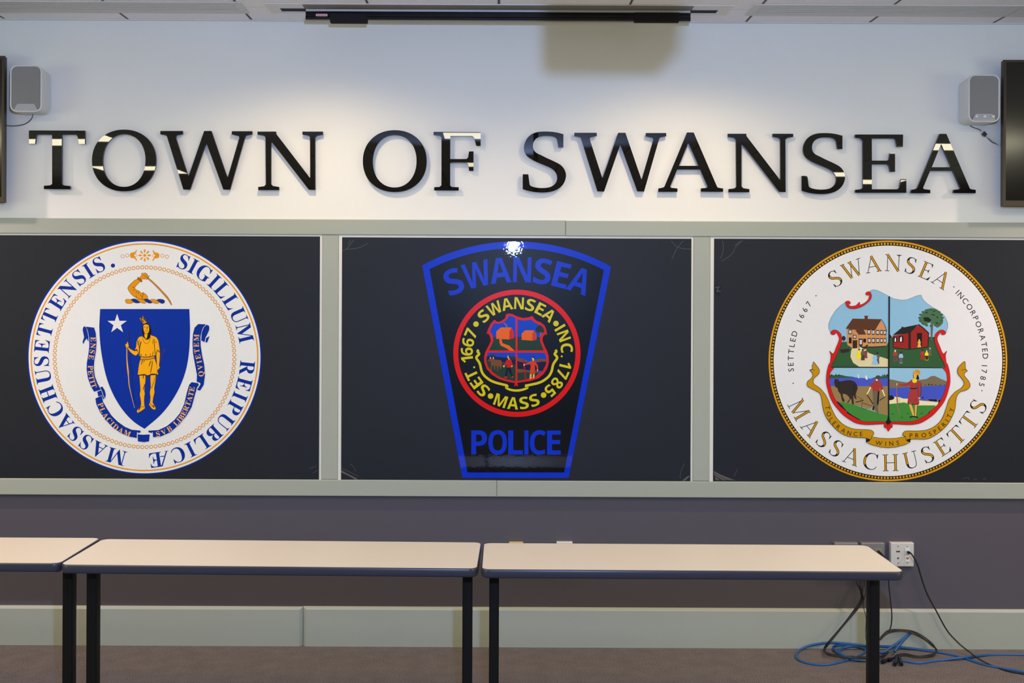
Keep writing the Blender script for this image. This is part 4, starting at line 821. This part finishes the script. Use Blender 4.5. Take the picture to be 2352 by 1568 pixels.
# ------------------------------------------------------------------ wall speakers
M_grille = mat('grey_speaker_grille', (142, 141, 139), 0.8, 0.2, 1.0, 0.10, 420, 0.4, 700)
M_case = mat('off_white_speaker_plastic', (222, 221, 219), 0.45, 0.4)
M_lgrey = mat('light_grey_plastic', (176, 177, 182), 0.45, 0.4)
M_blackp = mat('black_plastic', (18, 18, 20), 0.35, 0.4)
M_cordk = mat('black_cable_rubber', (26, 25, 28), 0.45, 0.4)
M_cordw = mat('white_cable_rubber', (214, 214, 214), 0.4, 0.4)
M_logo = mat('pale_logo_print', (206, 207, 210), 0.4, 0.4)
def rrect(x0, x1, z0, z1, r, y, n=6):
    out = []
    for cx, cz, a0 in ((x1 - r, z1 - r, 0), (x0 + r, z1 - r, 90), (x0 + r, z0 + r, 180), (x1 - r, z0 + r, 270)):
        for i in range(n + 1):
            t = math.radians(a0 + 90*i/n); out.append((cx + r*math.cos(t), y, cz + r*math.sin(t)))
    return out
def speaker(label, f, bk, knobs, sgn):
    """f, bk = pixel rectangles of the front and of the back"""
    yf, yb = D - 0.150, D - 0.006
    q = at(f[0], f[1], yf); w = at(f[2], f[3], yf); x0, x1, z1, z0 = q.x, w.x, q.z, w.z
    q = at(bk[0], bk[1], yb); w = at(bk[2], bk[3], yb); X0, X1, Z1, Z0 = q.x, w.x, q.z, w.z
    t = thing('wall_speaker', ((X0 + X1)/2, yb, Z0), label, 'speaker', 'white wall speakers beside the screens')
    b = MB(); r = 0.032
    fr = rrect(x0, x1, z0, z1, r, yf + .004); fo = rrect(x0 + .001, x1 - .001, z0 + .001, z1 - .001, r, yf); fi = rrect(x0 + .0062, x1 - .0062, z0 + .0062, z1 - .0062, r - .005, yf); fd = rrect(x0 + .0068, x1 - .0068, z0 + .0068, z1 - .0068, r - .005, yf + .006)
    m1 = rrect(x0 + (X0 - x0)*.3, x1 + (X1 - x1)*.3, z0 + (Z0 - z0)*.3, z1 + (Z1 - z1)*.3, r, yf + .05)
    bkr = rrect(X0, X1, Z0, Z1, r, yb)
    b.loft([bkr, m1, fr, fo, fi, fd], M_case, cap=False); b.face(bkr, M_case); b.build('case', t)
    b = MB(); b.face(rrect(x0 + .0068, x1 - .0068, z0 + .0068, z1 - .0068, r - .005, yf + .0055), M_grille); b.build('grille', t)
    xc = (x0 + x1)/2; w2 = (x1 - x0)*.5; h = (z1 - z0)
    b = MB(); zt = z0 + h*.175; zb = z0 + .0068
    tr = [(xc - w2*.76, zb), (xc + w2*.76, zb), (xc + w2*.60, zt - .008), (xc + w2*.52, zt), (xc - w2*.52, zt), (xc - w2*.60, zt - .008)]
    b.prism(tr, [], yf + .0015, yf + .0052, M_lgrey); pan = b.build('control_panel', t)
    if knobs:
        for k in (-.52, 0, .54):
            b = MB(); zc = zb + (zt - zb)*.58
            ring = lambda r_, y_: [(xc + w2*k + r_*math.cos(2*PI*i/16), y_, zc + r_*math.sin(2*PI*i/16)) for i in range(16)]
            b.loft([ring(.0074, yf + .0014), ring(.0068, yf - .008), ring(.0055, yf - .0095)], M_white); b.build('knob', pan)
    # maker's name on the panel
    b = MB(); x = xc - .0105; s_ = .0030
    for c in 'EPSON':
        vs, fs, a0, a1 = glyph(c, 'bold'); b.raw([(x + (u - a0)*s_, yf + .0012, zb + .0042 + v*s_) for u, v in vs], fs, M_logo); x += (a1 - a0 + .35)*s_*1.35
    b.build('logo', pan)
    return t
speaker('white wall speaker without knobs, beside the left screen', (22.6, 149, 95.6, 257.2), (47, 165, 114.6, 264.4), False, 1)
speaker('white wall speaker with three knobs, beside the right screen', (2225, 170.5, 2297, 280.5), (2202.5, 187.5, 2272, 288), True, -1)
def cable(name, pts, r, m, label, cat='cable', group=None, n=8, sub=7):
    P = spline(pts, sub); b = MB(); b.tube(P, r, m, n)
    o = b.build(name, None, P[0]); return tag(o, label, cat, group)
SPK = Crop(0, 130, 9.22)
pp = SPK([(700, 1225), (670, 1310), (590, 1390), (480, 1440), (330, 1465), (200, 1465), (40, 1450)])
cable('speaker_wire', [at(x, y, D - (.05 if i == 0 else .006)) for i, (x, y) in enumerate(pp)], .0019, M_cordk, 'black wire curving from under the left speaker to the left screen')
SPR = Crop(2180, 150, 7.84)
pp = SPR([(370, 1068), (420, 1110), (560, 1165), (640, 1235), (760, 1370), (860, 1420), (990, 1500)])
cable('speaker_wire', [at(x, y, D - .008) for x, y in pp], .0018, M_cordk, 'black wire looping from under the right speaker to the right screen')
pp = SPR([(555, 1060), (570, 1130), (600, 1200), (640, 1245), (720, 1310), (800, 1360), (900, 1440), (1000, 1515)])
cable('speaker_wire', [at(x, y, D - .013) for x, y in pp], .0021, M_cordw, 'white wire hanging below the right speaker, clipped to a black one')
b = MB(); q = [at(x, y, D - .02) for x, y in SPR([(640, 1185), (690, 1240), (655, 1280), (602, 1235)])]; r_ = [v + Vector((0, .017, 0)) for v in q]
b.loft([q, r_], M_blackp, smooth=False); o = b.build('cable_clip', None, q[0]); tag(o, 'small black clip holding the wires below the right speaker', 'clip')

# ------------------------------------------------------------------ screens at both edges
M_bezel = mat('dark_bronze_bezel', (70, 62, 56), 0.3, 0.5, 1.0, 0.02, 40, 0, 0, 0.5)
M_scr = mat('black_screen_glass', (14, 12, 11), 0.12, 0.6)
def screen(label, x0, x1, z0, z1):
    yf = D - 0.105; t = thing('television', ((x0 + x1)/2, yf, z0), label, 'television', 'wall screens at both edges')
    b = MB(); b.box(x0 + .003, x1 - .003, yf + .004, yf + .034, z0 + .003, z1 - .003, M_blackp); b.box((x0 + x1)/2 - .3, (x0 + x1)/2 + .3, yf + .034, yf + .060, z0 + .15, z1 - .15, M_blackp); b.build('back_shell', t)
    b = MB(); w = .013; wb = .030
    o = [(x0, z0), (x1, z0), (x1, z1), (x0, z1)]; i = [(x0 + w, z0 + wb), (x1 - w, z0 + wb), (x1 - w, z1 - w), (x0 + w, z1 - w)]
    R3 = lambda q, y: [(x, y, z) for x, z in q]
    oi = [(x0 + .003, z0 + .003), (x1 - .003, z0 + .003), (x1 - .003, z1 - .003), (x0 + .003, z1 - .003)]
    b.loft([R3(o, yf + .010), R3(o, yf + .003), R3(oi, yf), R3(i, yf), R3(i, yf + .004)], M_bezel, cap=False, smooth=False); b.build('bezel', t)
    b = MB(); b.face(R3(i, yf + .0035), M_scr); b.build('display', t)
    b = MB(); b.box((x0 + x1)/2 - .2, (x0 + x1)/2 + .2, yf + .058, D - .001, (z0 + z1)/2 - .2, (z0 + z1)/2 + .2, M_blackp); b.build('wall_bracket', t)
yf = D - .105
p0, p1 = at(2305.5, 137, yf), at(2303.5, 474.5, yf)
screen('dark wall screen cut off by the right edge of the photo', (p0.x + p1.x)/2, (p0.x + p1.x)/2 + 1.24, p1.z, p0.z)
p0, p1 = at(9.5, 128, yf), at(10.5, 466, yf)
screen('dark wall screen cut off by the left edge of the photo', (p0.x + p1.x)/2 - 1.24, (p0.x + p1.x)/2, p1.z, p0.z)

# ------------------------------------------------------------------ ceiling: air slots and projection screen
M_metal = mat('painted_diffuser_metal', (214, 212, 208), 0.5, 0.4)
M_slot = mat('dark_slot', (34, 40, 54), 0.7, 0.2)
def diffuser(label, xa, xb):
    ya, yb = 5.418, 5.631; t = thing('air_diffuser', ((xa + xb)/2, (ya + yb)/2, CEIL), label, 'vent', 'linear slot diffusers in the ceiling')
    z = CEIL - .006; e = .036
    b = MB(); b.box(xa, xa + e, ya, yb, z, CEIL - .0005, M_metal); b.box(xb - e, xb, ya, yb, z, CEIL - .0005, M_metal)
    y0, y1 = 5.445, 5.597
    b.box(xa + e, xb - e, ya, y0, z, CEIL - .0005, M_metal); b.box(xa + e, xb - e, y1, yb, z, CEIL - .0005, M_metal); b.build('frame', t)
    b = MB(); b.face([(xa + e, y0, CEIL - .001), (xb - e, y0, CEIL - .001), (xb - e, y1, CEIL - .001), (xa + e, y1, CEIL - .001)], M_slot); b.build('slot_backing', t)
    n = 4; pitch = (y1 - y0)/n
    for i in range(n):
        b = MB(); c = y0 + pitch*(i + .62); b.box(xa + e, xb - e, c - pitch*.34, c + pitch*.34, z + .0005, CEIL - .0015, M_metal); b.build('blade', t)
diffuser('grey slotted ceiling vent left of the projection screen', -2.437, -1.190)
diffuser('grey slotted ceiling vent just right of the projection screen', 1.190, 2.437)
diffuser('grey slotted ceiling vent in the far right ceiling corner', 2.441, 3.66)

M_frame = mat('white_frame_paint', (226, 224, 218), 0.45, 0.4)
M_shade = mat('shaded_strip_grey', (128, 122, 116), 0.6, 0.3)  # grey that carries the shade along the ceiling frame
M_fab = mat('white_screen_fabric', (206, 212, 220), 0.7, 0.2)
M_bar = mat('black_bar_lacquer', (12, 12, 15), 0.22, 0.5)
M_foam = mat('black_foam_sleeve', (44, 43, 46), 0.95, 0.1, 1.0, 0.1, 200, 0.4, 400)
sx0, sx1 = -1.084, 1.097
t = thing('projection_screen', (0.0, 5.56, CEIL), 'retracted projection screen with a long black bar below its ceiling slot', 'projection screen')
b = MB(); z = CEIL - .005
b.box(sx0, sx0 + .055, 5.443, 5.625, z, CEIL - .0005, M_frame); b.box(sx1 - .055, sx1, 5.443, 5.625, z, CEIL - .0005, M_frame)
b.box(sx0 + .055, sx1 - .055, 5.443, 5.526, z, CEIL - .0005, M_frame); b.box(sx0 + .055, sx1 - .055, 5.602, 5.625, z, CEIL - .0005, M_frame); b.build('ceiling_frame', t)
bx0, bx1 = at(702, 36, 5.545).x, at(1586, 40, 5.545).x
b = MB(); b.face([(sx0 + .055, 5.526, CEIL - .001), (sx1 - .055, 5.526, CEIL - .001), (sx1 - .055, 5.602, CEIL - .001), (sx0 + .055, 5.602, CEIL - .001)], M_slot); b.build('slot', t)
b = MB(); b.box(bx0, bx1, 5.447, 5.524, z - .003, z - .0002, M_shade); b.build('shaded_strip', t)  # thin strip laid where the frame is shaded; its colour holds the shade
zt, zb_ = at(1140, 27.6, 5.545).z, at(1140, 46.6, 5.545).z
b = MB(); b.box(bx0 + .002, bx1 - .002, 5.5378, 5.5392, zt - .001, CEIL - .001, M_fab); b.build('fabric', t)
prof = [(5.545, zt - .002), (5.5435, zt - .004), (5.5435, zb_ + .015), (5.5405, zb_ + .011), (5.5405, zb_ + .003), (5.5435, zb_), (5.569, zb_), (5.572, zb_ + .003), (5.572, zt - .003), (5.569, zt)]
b = MB(); b.loft([[(bx0, y, z_) for y, z_ in prof], [(bx1, y, z_) for y, z_ in prof]], M_bar, smooth=False); b.build('bottom_bar', t)
for xa, xb, yt_, yb_ in ((758, 843, 29, 50.8), (1458, 1560, 27, 49.2)):
    X0, X1 = at(xa, 40, 5.536).x, at(xb, 40, 5.536).x; Z1, Z0 = at(xa, yt_, 5.536).z, at(xa, yb_, 5.536).z
    pr = [(5.540, Z1), (5.536, Z1 - .004), (5.536, Z0 + .006), (5.541, Z0), (5.570, Z0), (5.576, Z0 + .006), (5.576, Z1)]
    b = MB(); b.loft([[(X0, y, z_) for y, z_ in pr], [(X1, y, z_) for y, z_ in pr]], M_foam, smooth=False); b.build('foam_sleeve', t)
b = MB(); q0, q1 = at(724.5, 31.0, 5.5428), at(753, 38.2, 5.5428)
b.face(rrect(q0.x, q1.x, q1.z, q0.z, .006, 5.5430), mat('red_sticker_print', (196, 70, 70), 0.5)); b.face(rrect(q0.x + .0025, q1.x - .0025, q1.z + .0025, q0.z - .0025, .004, 5.5427), mat('white_sticker', (226, 214, 214), 0.5))
for i in range(5): b.box(q0.x + .008 + i*.009, q0.x + .014 + i*.009, 5.5424, 5.5426, q1.z + .0055, q0.z - .006, MATS['red_sticker_print'])
b.build('warning_sticker', t)

# projector hung from the ceiling just above the frame; its shadow falls on the wall beside the screen bar
t = thing('ceiling_projector', (0.31, 2.2, CEIL), 'dark projector hanging from the ceiling, casting the soft shadow under the screen bar', 'projector')
M_pj = mat('dark_grey_projector_plastic', (44, 44, 46), 0.5, 0.3)
b = MB(); pr = rrect(.190, .432, 2.452, 2.560, .02, 2.06); b.loft([pr, [(x, 2.34, z_) for x, y, z_ in pr]], M_pj); b.build('body', t)
b = MB(); b.tube([(.26, 2.34, 2.51), (.26, 2.37, 2.51)], .035, M_blackp, 16); b.build('lens', t)
b = MB(); b.tube([(.31, 2.2, 2.56), (.31, 2.2, CEIL - .002)], .02, M_pj, 12); b.box(.23, .39, 2.12, 2.28, CEIL - .012, CEIL - .001, M_pj); b.build('mount_pole', t)

# ------------------------------------------------------------------ wall plates
M_steel = mat('brushed_steel_plate', (132, 131, 133), 0.4, 0.5, 1.0, 0.05, 80, 0, 0, 0.25)
M_chrome = mat('chrome_screw', (205, 205, 205), 0.2, 0.6, 1.0, 0, 1, 0, 0, 0.9)
M_ivory = mat('ivory_plate', (222, 200, 140), 0.4, 0.4)
YP = D - 0.032
def plate(label, cx, top, w, h, m, extra=None):
    p_ = at(cx, top, YP); x0, x1, z1, z0 = p_.x - w/2, p_.x + w/2, p_.z, p_.z - h
    t_ = thing('wall_plate', (p_.x, YP, z0), label, 'wall plate', 'wall plates above the baseboard')
    b_ = MB(); y1 = D - .0005
    o_ = [(x0, y1, z0), (x1, y1, z0), (x1, y1, z1), (x0, y1, z1)]; i_ = [(x0 + .003, YP, z0 + .003), (x1 - .003, YP, z0 + .003), (x1 - .003, YP, z1 - .003), (x0 + .003, YP, z1 - .003)]
    k_ = [(x0, YP + .002, z0), (x1, YP + .002, z0), (x1, YP + .002, z1), (x0, YP + .002, z1)]
    b_.loft([o_, k_, i_], m, cap=False, smooth=False); b_.face(i_, m); b_.build('cover', t_)
    return t_, x0, x1, z0, z1
def disc(name, x, z_, r, m, parent, y0=YP - .0015, n=14):
    b_ = MB(); ring = lambda r_, y_: [(x + r_*math.cos(2*PI*i/n), y_, z_ + r_*math.sin(2*PI*i/n)) for i in range(n)]
    b_.loft([ring(r, YP + .0005), ring(r*.85, y0)], m, smooth=False); return b_.build(name, parent)
t, x0, x1, z0, z1 = plate('ivory outlet plate peeking above the table, left of the white one', 1185.5, 1246.3, .069, .114, M_ivory)
for dz in (.034, .080):
    b = MB(); b.prism([(v[0], v[2]) for v in rrect((x0 + x1)/2 - .016, (x0 + x1)/2 + .016, z0 + dz - .013, z0 + dz + .013, .008, 0)], [], YP - .002, YP, M_ivory); b.build('socket', t)
t, x0, x1, z0, z1 = plate('white outlet plate peeking above the table, right of the ivory one', 1297, 1245.2, .078, .118, M_white)
for dz in (.036, .082):
    b = MB(); b.prism([(v[0], v[2]) for v in rrect((x0 + x1)/2 - .016, (x0 + x1)/2 + .016, z0 + dz - .013, z0 + dz + .013, .008, 0)], [], YP - .002, YP, M_white); b.build('socket', t)
t, x0, x1, z0, z1 = plate('left steel plate half hidden behind the right table', 1944, 1246.5, .115, .114, M_steel)
for dx in (.029, .0755): disc('screw', x0 + dx, z1 - .016, .0035, M_chrome, t)
t, x0, x1, z0, z1 = plate('steel plate with a plugged black connector, next to the white plate', 2005.5, 1246.8, .115, .114, M_steel)
for dx in (.036, .082): disc('screw', x0 + dx, z1 - .016, .0035, M_chrome, t)
b = MB(); b.prism([(v[0], v[2]) for v in rrect(x0 + .067, x0 + .099, z1 - .066, z1 - .027, .003, 0)], [], YP - .003, YP, mat('nickel_jack', (176, 166, 150), 0.35, 0.5, 1.0, 0, 1, 0, 0, 0.6)); b.build('jack', t)
sp = at(2019, 1268, YP)
b = MB(); P_ = spline([(x0 + .083, YP - .002, z1 - .042), (x0 + .086, YP - .03, z1 - .050), (x0 + .095, YP - .055, z1 - .064)], 5); b.tube(P_, [.0085]*len(P_), M_blackp, 12); o = b.build('audio_plug', None, P_[0]); tag(o, 'black plug pushed into the steel plate behind the table corner', 'plug')
t, x0, x1, z0, z1 = plate('white plate with video and network jacks at the right table corner', 2073, 1246.5, .113, .116, mat('light_plate_paint', (206, 203, 200), 0.4, 0.4))
WP = Crop(1900, 1230, 10.69)
def wp(x, y): q = WP([(x, y)])[0]; v = at(q[0], q[1], YP); return v.x, v.z
for q in ((1735, 255), (1965, 265), (1970, 668)): disc('screw', *wp(*q), .0034, M_chrome, t)
disc('round_jack', *wp(1740, 550), .0055, mat('nickel_jack2', (130, 120, 112), 0.3, 0.5, 1.0, 0, 1, 0, 0, 0.7), t); disc('small_jack', *wp(1738, 670), .0026, M_blackp, t)
q0, q1 = wp(1690, 370), wp(1790, 400)
b = MB(); b.prism([q0, (q1[0], q0[1]), (q1[0] - .0025, q1[1]), (q0[0] + .0025, q1[1])], [], YP - .002, YP, mat('dark_bronze_port', (66, 56, 48), 0.4)); b.build('video_port', t)
for nm, ya, yb in (('network_jack', 300, 440), ('network_jack', 490, 630)):
    q0, q1 = wp(1915, ya), wp(2020, yb); b = MB(); b.prism([(q0[0], q1[1]), (q1[0], q1[1]), (q1[0], q0[1]), q0], [], YP - .003, YP, M_white); pj = b.build(nm, t)
    if ya == 490:
        q0, q1 = wp(1932, 525), wp(2000, 580); b = MB(); b.prism([(q0[0], q1[1] + .002), ((q0[0] + q1[0])/2, q1[1]), (q1[0], q1[1] + .003), (q1[0], q0[1]), q0], [], YP - .0036, YP - .003, mat('brass_contact', (176, 120, 30), 0.4)); b.build('contacts', pj)
CB = Crop(1752, 1200, 3.92)
q0 = wp(1960, 385)
cord = [Vector((q0[0], YP - .022, q0[1]))]
def cbw(x, y, Y): q = CB([(x, y)])[0]; return at(q[0], q[1], Y)
def cbf(x, y, h=.004):
    """point on the carpet, or on the face of the baseboard when it lies higher in the photo"""
    q = CB([(x, y)])[0]; p_ = on_z(q[0], q[1], h)
    return p_ if p_.y < YB - .012 else at(q[0], q[1], YB - .012)
path = [cbw(1300, 262, YP - .022), cbw(1335, 278, D - .05), cbw(1390, 370, D - .045), cbw(1430, 500, D - .045), cbw(1480, 640, D - .05), cbw(1560, 790, D - .055), cbw(1660, 970, D - .06), cbw(1760, 1080, D - .07), cbw(1850, 1155, 5.68), cbf(1960, 1235, .02), cbf(2100, 1300), cbf(2220, 1338), cbf(2352, 1362), cbf(2600, 1400)]
q = MB(); q.tube(spline(path, 7), .0034, M_cordk, 8); net = q.build('patch_cord', None, path[0]); tag(net, 'single black cord from the white plate to the floor at right', 'cable')
b = MB(); v0, v1 = Vector((q0[0], YP - .004, q0[1])), cbw(1312, 268, YP - .024)
b.tube([v0, v0.lerp(v1, .9)], .0052, mat('grey_plug_plastic', (150, 150, 156), 0.4), 10); b.tube([v0.lerp(v1, .85), v0.lerp(v1, 1.35)], .0072, M_blackp, 10)
pc = b.build('plug', None, v0); pc.parent = net; pc.matrix_parent_inverse = Matrix.Translation(-net.location)

# ------------------------------------------------------------------ tables
M_lam = mat('cream_laminate', (214, 206, 196), 0.45, 0.4, 1.0, 0.01, 20)
M_band = mat('slate_edge_band', (50, 52, 68), 0.3, 0.45)
M_leg = mat('black_leg_enamel', (9, 9, 10), 0.5, 0.25)
TZ, TW_, TD = 0.735, 1.553, 0.455
def rr2(hx, hy, r, z_, n=6): return [(x, y, z_) for x, _, y in [(v[0], 0, v[2]) for v in rrect(-hx, hx, -hy, hy, r, 0, n)]]
def make_table():
    t_ = thing('folding_table', (0, 0, 0), '', 'table', 'row of narrow tables')
    hx, hy, r = TW_/2, TD/2, .035
    b_ = MB(); b_.loft([rr2(hx - .004, hy - .004, r - .004, TZ - .004), rr2(hx - .004, hy - .004, r - .004, TZ)], M_lam, smooth=False); b_.build('top_panel', t_)
    b_ = MB(); pr = [(-.0042, .0002), (-.002, .0), (0, -.004), (0, -.026), (-.003, -.031), (-.006, -.033)]
    b_.loft([rr2(hx + d, hy + d, max(.01, r + d), TZ + z_) for d, z_ in pr], M_band, cap=False); b_.face(rr2(hx - .006, hy - .006, r - .006, TZ - .033), M_band); b_.build('edge_band', t_)
    for s_ in (-1, 1):
        cx = s_*(hx - .047)
        b_ = MB(); w, d = .0188, .0285
        ring = lambda z_, k=1.0: [(cx + x*k, y*k - .0, z_) for x, y, _ in rr2(w, d, .006, 0, 3)]
        b_.loft([ring(.05), ring(TZ - .034)], M_leg); lg = b_.build('leg', t_)
        b_ = MB(); b_.box(cx - .02, cx + .02, -.20, .20, .015, .05, M_leg); b_.build('foot', lg)
        b_ = MB(); b_.box(cx - .03, cx + .03, -.19, .19, TZ - .040, TZ - .0335, M_leg); b_.build('bracket', lg)
    return t_
def copy_tree(o, parent=None):
    c = o.copy(); COL.objects.link(c)
    if parent is not None:
        c.parent = parent; c.matrix_parent_inverse = o.matrix_parent_inverse
    for ch in list(o.children): copy_tree(ch, c)
    return c
proto = make_table()
def place(o, label, fx, fy, rx_, ry_, rot):
    """front corners (photo pixels) fix the table"""
    A, B_ = on_z(fx, fy, TZ), on_z(rx_, ry_, TZ); mid = (A + B_)/2; r = math.radians(rot)
    u = Vector((math.cos(r), -math.sin(r), 0)); v = Vector((math.sin(r), math.cos(r), 0))
    c = mid + v*TD/2; o.location = (c.x, c.y, 0); o.rotation_euler = (0, 0, -r); o['label'] = label
t2 = copy_tree(proto); t3 = copy_tree(proto)
place(proto, 'cream-topped narrow table in the middle of the row', 139.5, 1297, 1092, 1305.5, 1.25)
place(t2, 'cream-topped narrow table with cables behind its right leg', 1108.0, 1307, 2077.5, 1313.8, 0.4)
place(t3, 'cream-topped narrow table cut off by the left edge', -818, 1289, 137, 1293.5, 0.2)

# ------------------------------------------------------------------ cables on the floor
M_blue = mat('blue_network_cable', (30, 84, 142), 0.4, 0.4)
bl1 = [cbf(2700, 1420), cbf(2352, 1345), cbf(2000, 1280), cbf(1700, 1190), cbf(1300, 1128), cbf(930, 1106), cbf(750, 1088), cbf(600, 1080), cbf(430, 1105), cbf(330, 1150), cbf(302, 1200), cbf(340, 1245), cbf(440, 1272), cbf(560, 1280), cbf(700, 1255), cbf(820, 1215), cbf(900, 1180), cbf(925, 1150), cbf(890, 1126), cbf(800, 1112, .01), cbf(720, 1130, .01), cbf(690, 1160, .01), cbf(740, 1200), cbf(880, 1225)]
cable('network_cable', bl1, .0062, M_blue, 'blue cable lying in the wide left loop on the carpet')
bl2 = [cbf(2700, 1196), cbf(2352, 1190), cbf(2050, 1190), cbf(1800, 1215, .012), cbf(1600, 1240), cbf(1400, 1265), cbf(1260, 1245), cbf(1100, 1238), cbf(930, 1245), cbf(800, 1225, .012), cbf(690, 1180, .012), cbf(635, 1130), cbf(680, 1102), cbf(800, 1105), cbf(980, 1140), cbf(1070, 1170, .02), cbw(1200, 1090, 5.70), cbw(1330, 992, 5.762), cbw(1255, 1070, 5.72), cbf(1185, 1160, .02)]
cable('network_cable', bl2, .0062, M_blue, 'blue cable bent up against the baseboard behind the right table leg')
random.seed(3)
base = [(885, 470, 5.765), (880, 540, 5.76), (892, 630, 5.75), (895, 690, 5.745), (840, 780, 5.74), (740, 900, 5.735), (650, 1010, 5.73), (595, 1080, 5.72)]
for k in range(4):
    j = lambda s: random.uniform(-s, s)
    dx = (k - 1.5)*9
    P_ = [cbw(x + (dx*2.2 if i < 2 else dx*.7) + j(6), y + j(5), Y - .006*k) for i, (x, y, Y) in enumerate(base)] + [cbf(556 + dx*.4, 1135 + j(4), .006 + .004*k), cbf(580, 1178 + dx*.5, .006 + .005*k), cbf(700, 1202 + dx*.6, .006 + .005*k), cbf(900, 1215 + dx*.6, .006 + .005*k), cbf(1060 + 15*k, 1215 + dx, .008 + .005*k)]
    cable('audio_cable', P_, .0031, M_cordk, 'thin black cable in the bundle slanting down behind the right table', 'cable', 'black cable bundle hanging behind the right table', 6)
arch = [(1060, 1045, 5.74), (1130, 982, 5.75), (1240, 968, 5.755), (1350, 990, 5.755), (1450, 1040, 5.75), (1525, 1100, 5.735)]
for k in range(3):
    P_ = [cbw(x + random.uniform(-6, 6), y + 9*(k - 1) + random.uniform(-4, 4), Y - .007*k) for x, y, Y in arch] + [cbf(1558 + 5*k, 1145, .008 + .004*k), cbf(1530, 1182 + 8*k, .006 + .004*k), cbf(1400, 1200 + 7*k, .006 + .004*k), cbf(1270, 1178 + 10*k, .006 + .005*k), cbf(1190, 1200 + 8*k, .008)]
    cable('audio_cable', P_, .0030, M_cordk, 'thin black cable arching up the baseboard right of the table leg', 'cable', 'black cables arching over the baseboard', 6)
P_ = [cbw(1133, 470, 5.765), cbw(1135, 560, 5.76), cbw(1150, 700, 5.755), cbw(1162, 850, 5.75), cbw(1142, 965, 5.745), cbw(1070, 1035, 5.73), cbw(1000, 1090, 5.715), cbf(960, 1180, .01)]
cable('audio_cable', P_, .0032, M_cordk, 'lone black cable hanging straight down right of the table leg', 'cable', None, 6)
P_ = [cbw(905, 500, 5.765), cbw(925, 620, 5.76), cbw(905, 740, 5.755), cbw(930, 860, 5.75), cbw(925, 1000, 5.74), cbw(935, 1080, 5.71)]
cable('audio_cable', P_, .0016, M_cordk, 'very thin dark wire hanging just left of the table leg', 'cable', None, 6)
for k, (a_, b_) in enumerate((((1060, 1215), (1130, 1165)), ((1075, 1255), (1150, 1215)), ((1190, 1275), (1215, 1185)), ((1250, 1275), (1225, 1195)), ((1130, 1235), (1200, 1210)))):
    p0, p1 = cbf(*a_, .011), cbf(*b_, .012); dv = p1 - p0
    b = MB(); b.tube([p0, p0 + dv*.45, p0 + dv*.5, p0 + dv*.8, p1], [.0085, .0085, .0070, .0062, .0035], M_blackp, 12)
    o = b.build('audio_plug', None, p0); tag(o, 'black cable plug in the heap on the carpet beside the table leg', 'plug', 'black plugs heaped on the carpet')

# ------------------------------------------------------------------ lights
def light(name, kind, loc, energy, color, **kw):
    l = bpy.data.lights.new(name, kind); l.energy = energy; l.color = color
    for k_, v_ in kw.items(): setattr(l, k_, v_)
    o_ = bpy.data.objects.new(name, l); COL.objects.link(o_); o_.location = loc; return o_
fl = light('camera_flash', 'SPOT', (0.17, 0.0, 2.2), 400, (0.39, 0.56, 1.0), shadow_soft_size=0.03, spot_size=math.radians(130), spot_blend=0.4)
fl.rotation_euler = (math.radians(86), 0, 0)
for X, e in ((-3.55, 150), (-0.88, 35.5), (0.90, 35), (3.70, 150)):
    light('wall_wash', 'SPOT', (X, D - 0.80, CEIL - 0.03), e, (1.0, 0.76, 0.417) if abs(X) < 2 else (1.0, 0.75, 0.68), spot_size=math.radians(150), spot_blend=0.7, shadow_soft_size=0.05)
for X in (-4.1, -0.25, 4.1):
    for Y in (1.1, -1.6):
        light('troffer_and_fill', 'AREA', (X, Y, CEIL - 0.01), 34 if abs(X) > 1 else 10, (1.0, 0.92, 0.66), shape='RECTANGLE', size=1.15 if abs(X) > 1 else 0.38, size_y=0.45)
for X in (-2.4, 2.4):
    light('troffer_and_fill', 'AREA', (X, 3.0, CEIL - 0.01), 31, (1.0, 0.79, 0.33), shape='RECTANGLE', size=1.15, size_y=0.5)  # added pair of unseen fill lamps, brightening the tables and wall
for X, a_ in ((-XW + .05, PI/2), (XW - .05, -PI/2)):
    o_ = light('side_fill', 'AREA', (X, 0.6, 1.7), 62, (0.90, 1.0, 0.74), shape='RECTANGLE', size=4.2, size_y=1.6)  # unseen warm fill added at both side walls to lift the ambient light
    o_.rotation_euler = (PI/2, 0, -a_)
w = bpy.data.worlds.new('world'); sc.world = w; w.use_nodes = True
w.node_tree.nodes['Background'].inputs[0].default_value = (0.5, 0.55, 0.6, 1); w.node_tree.nodes['Background'].inputs[1].default_value = 0.1
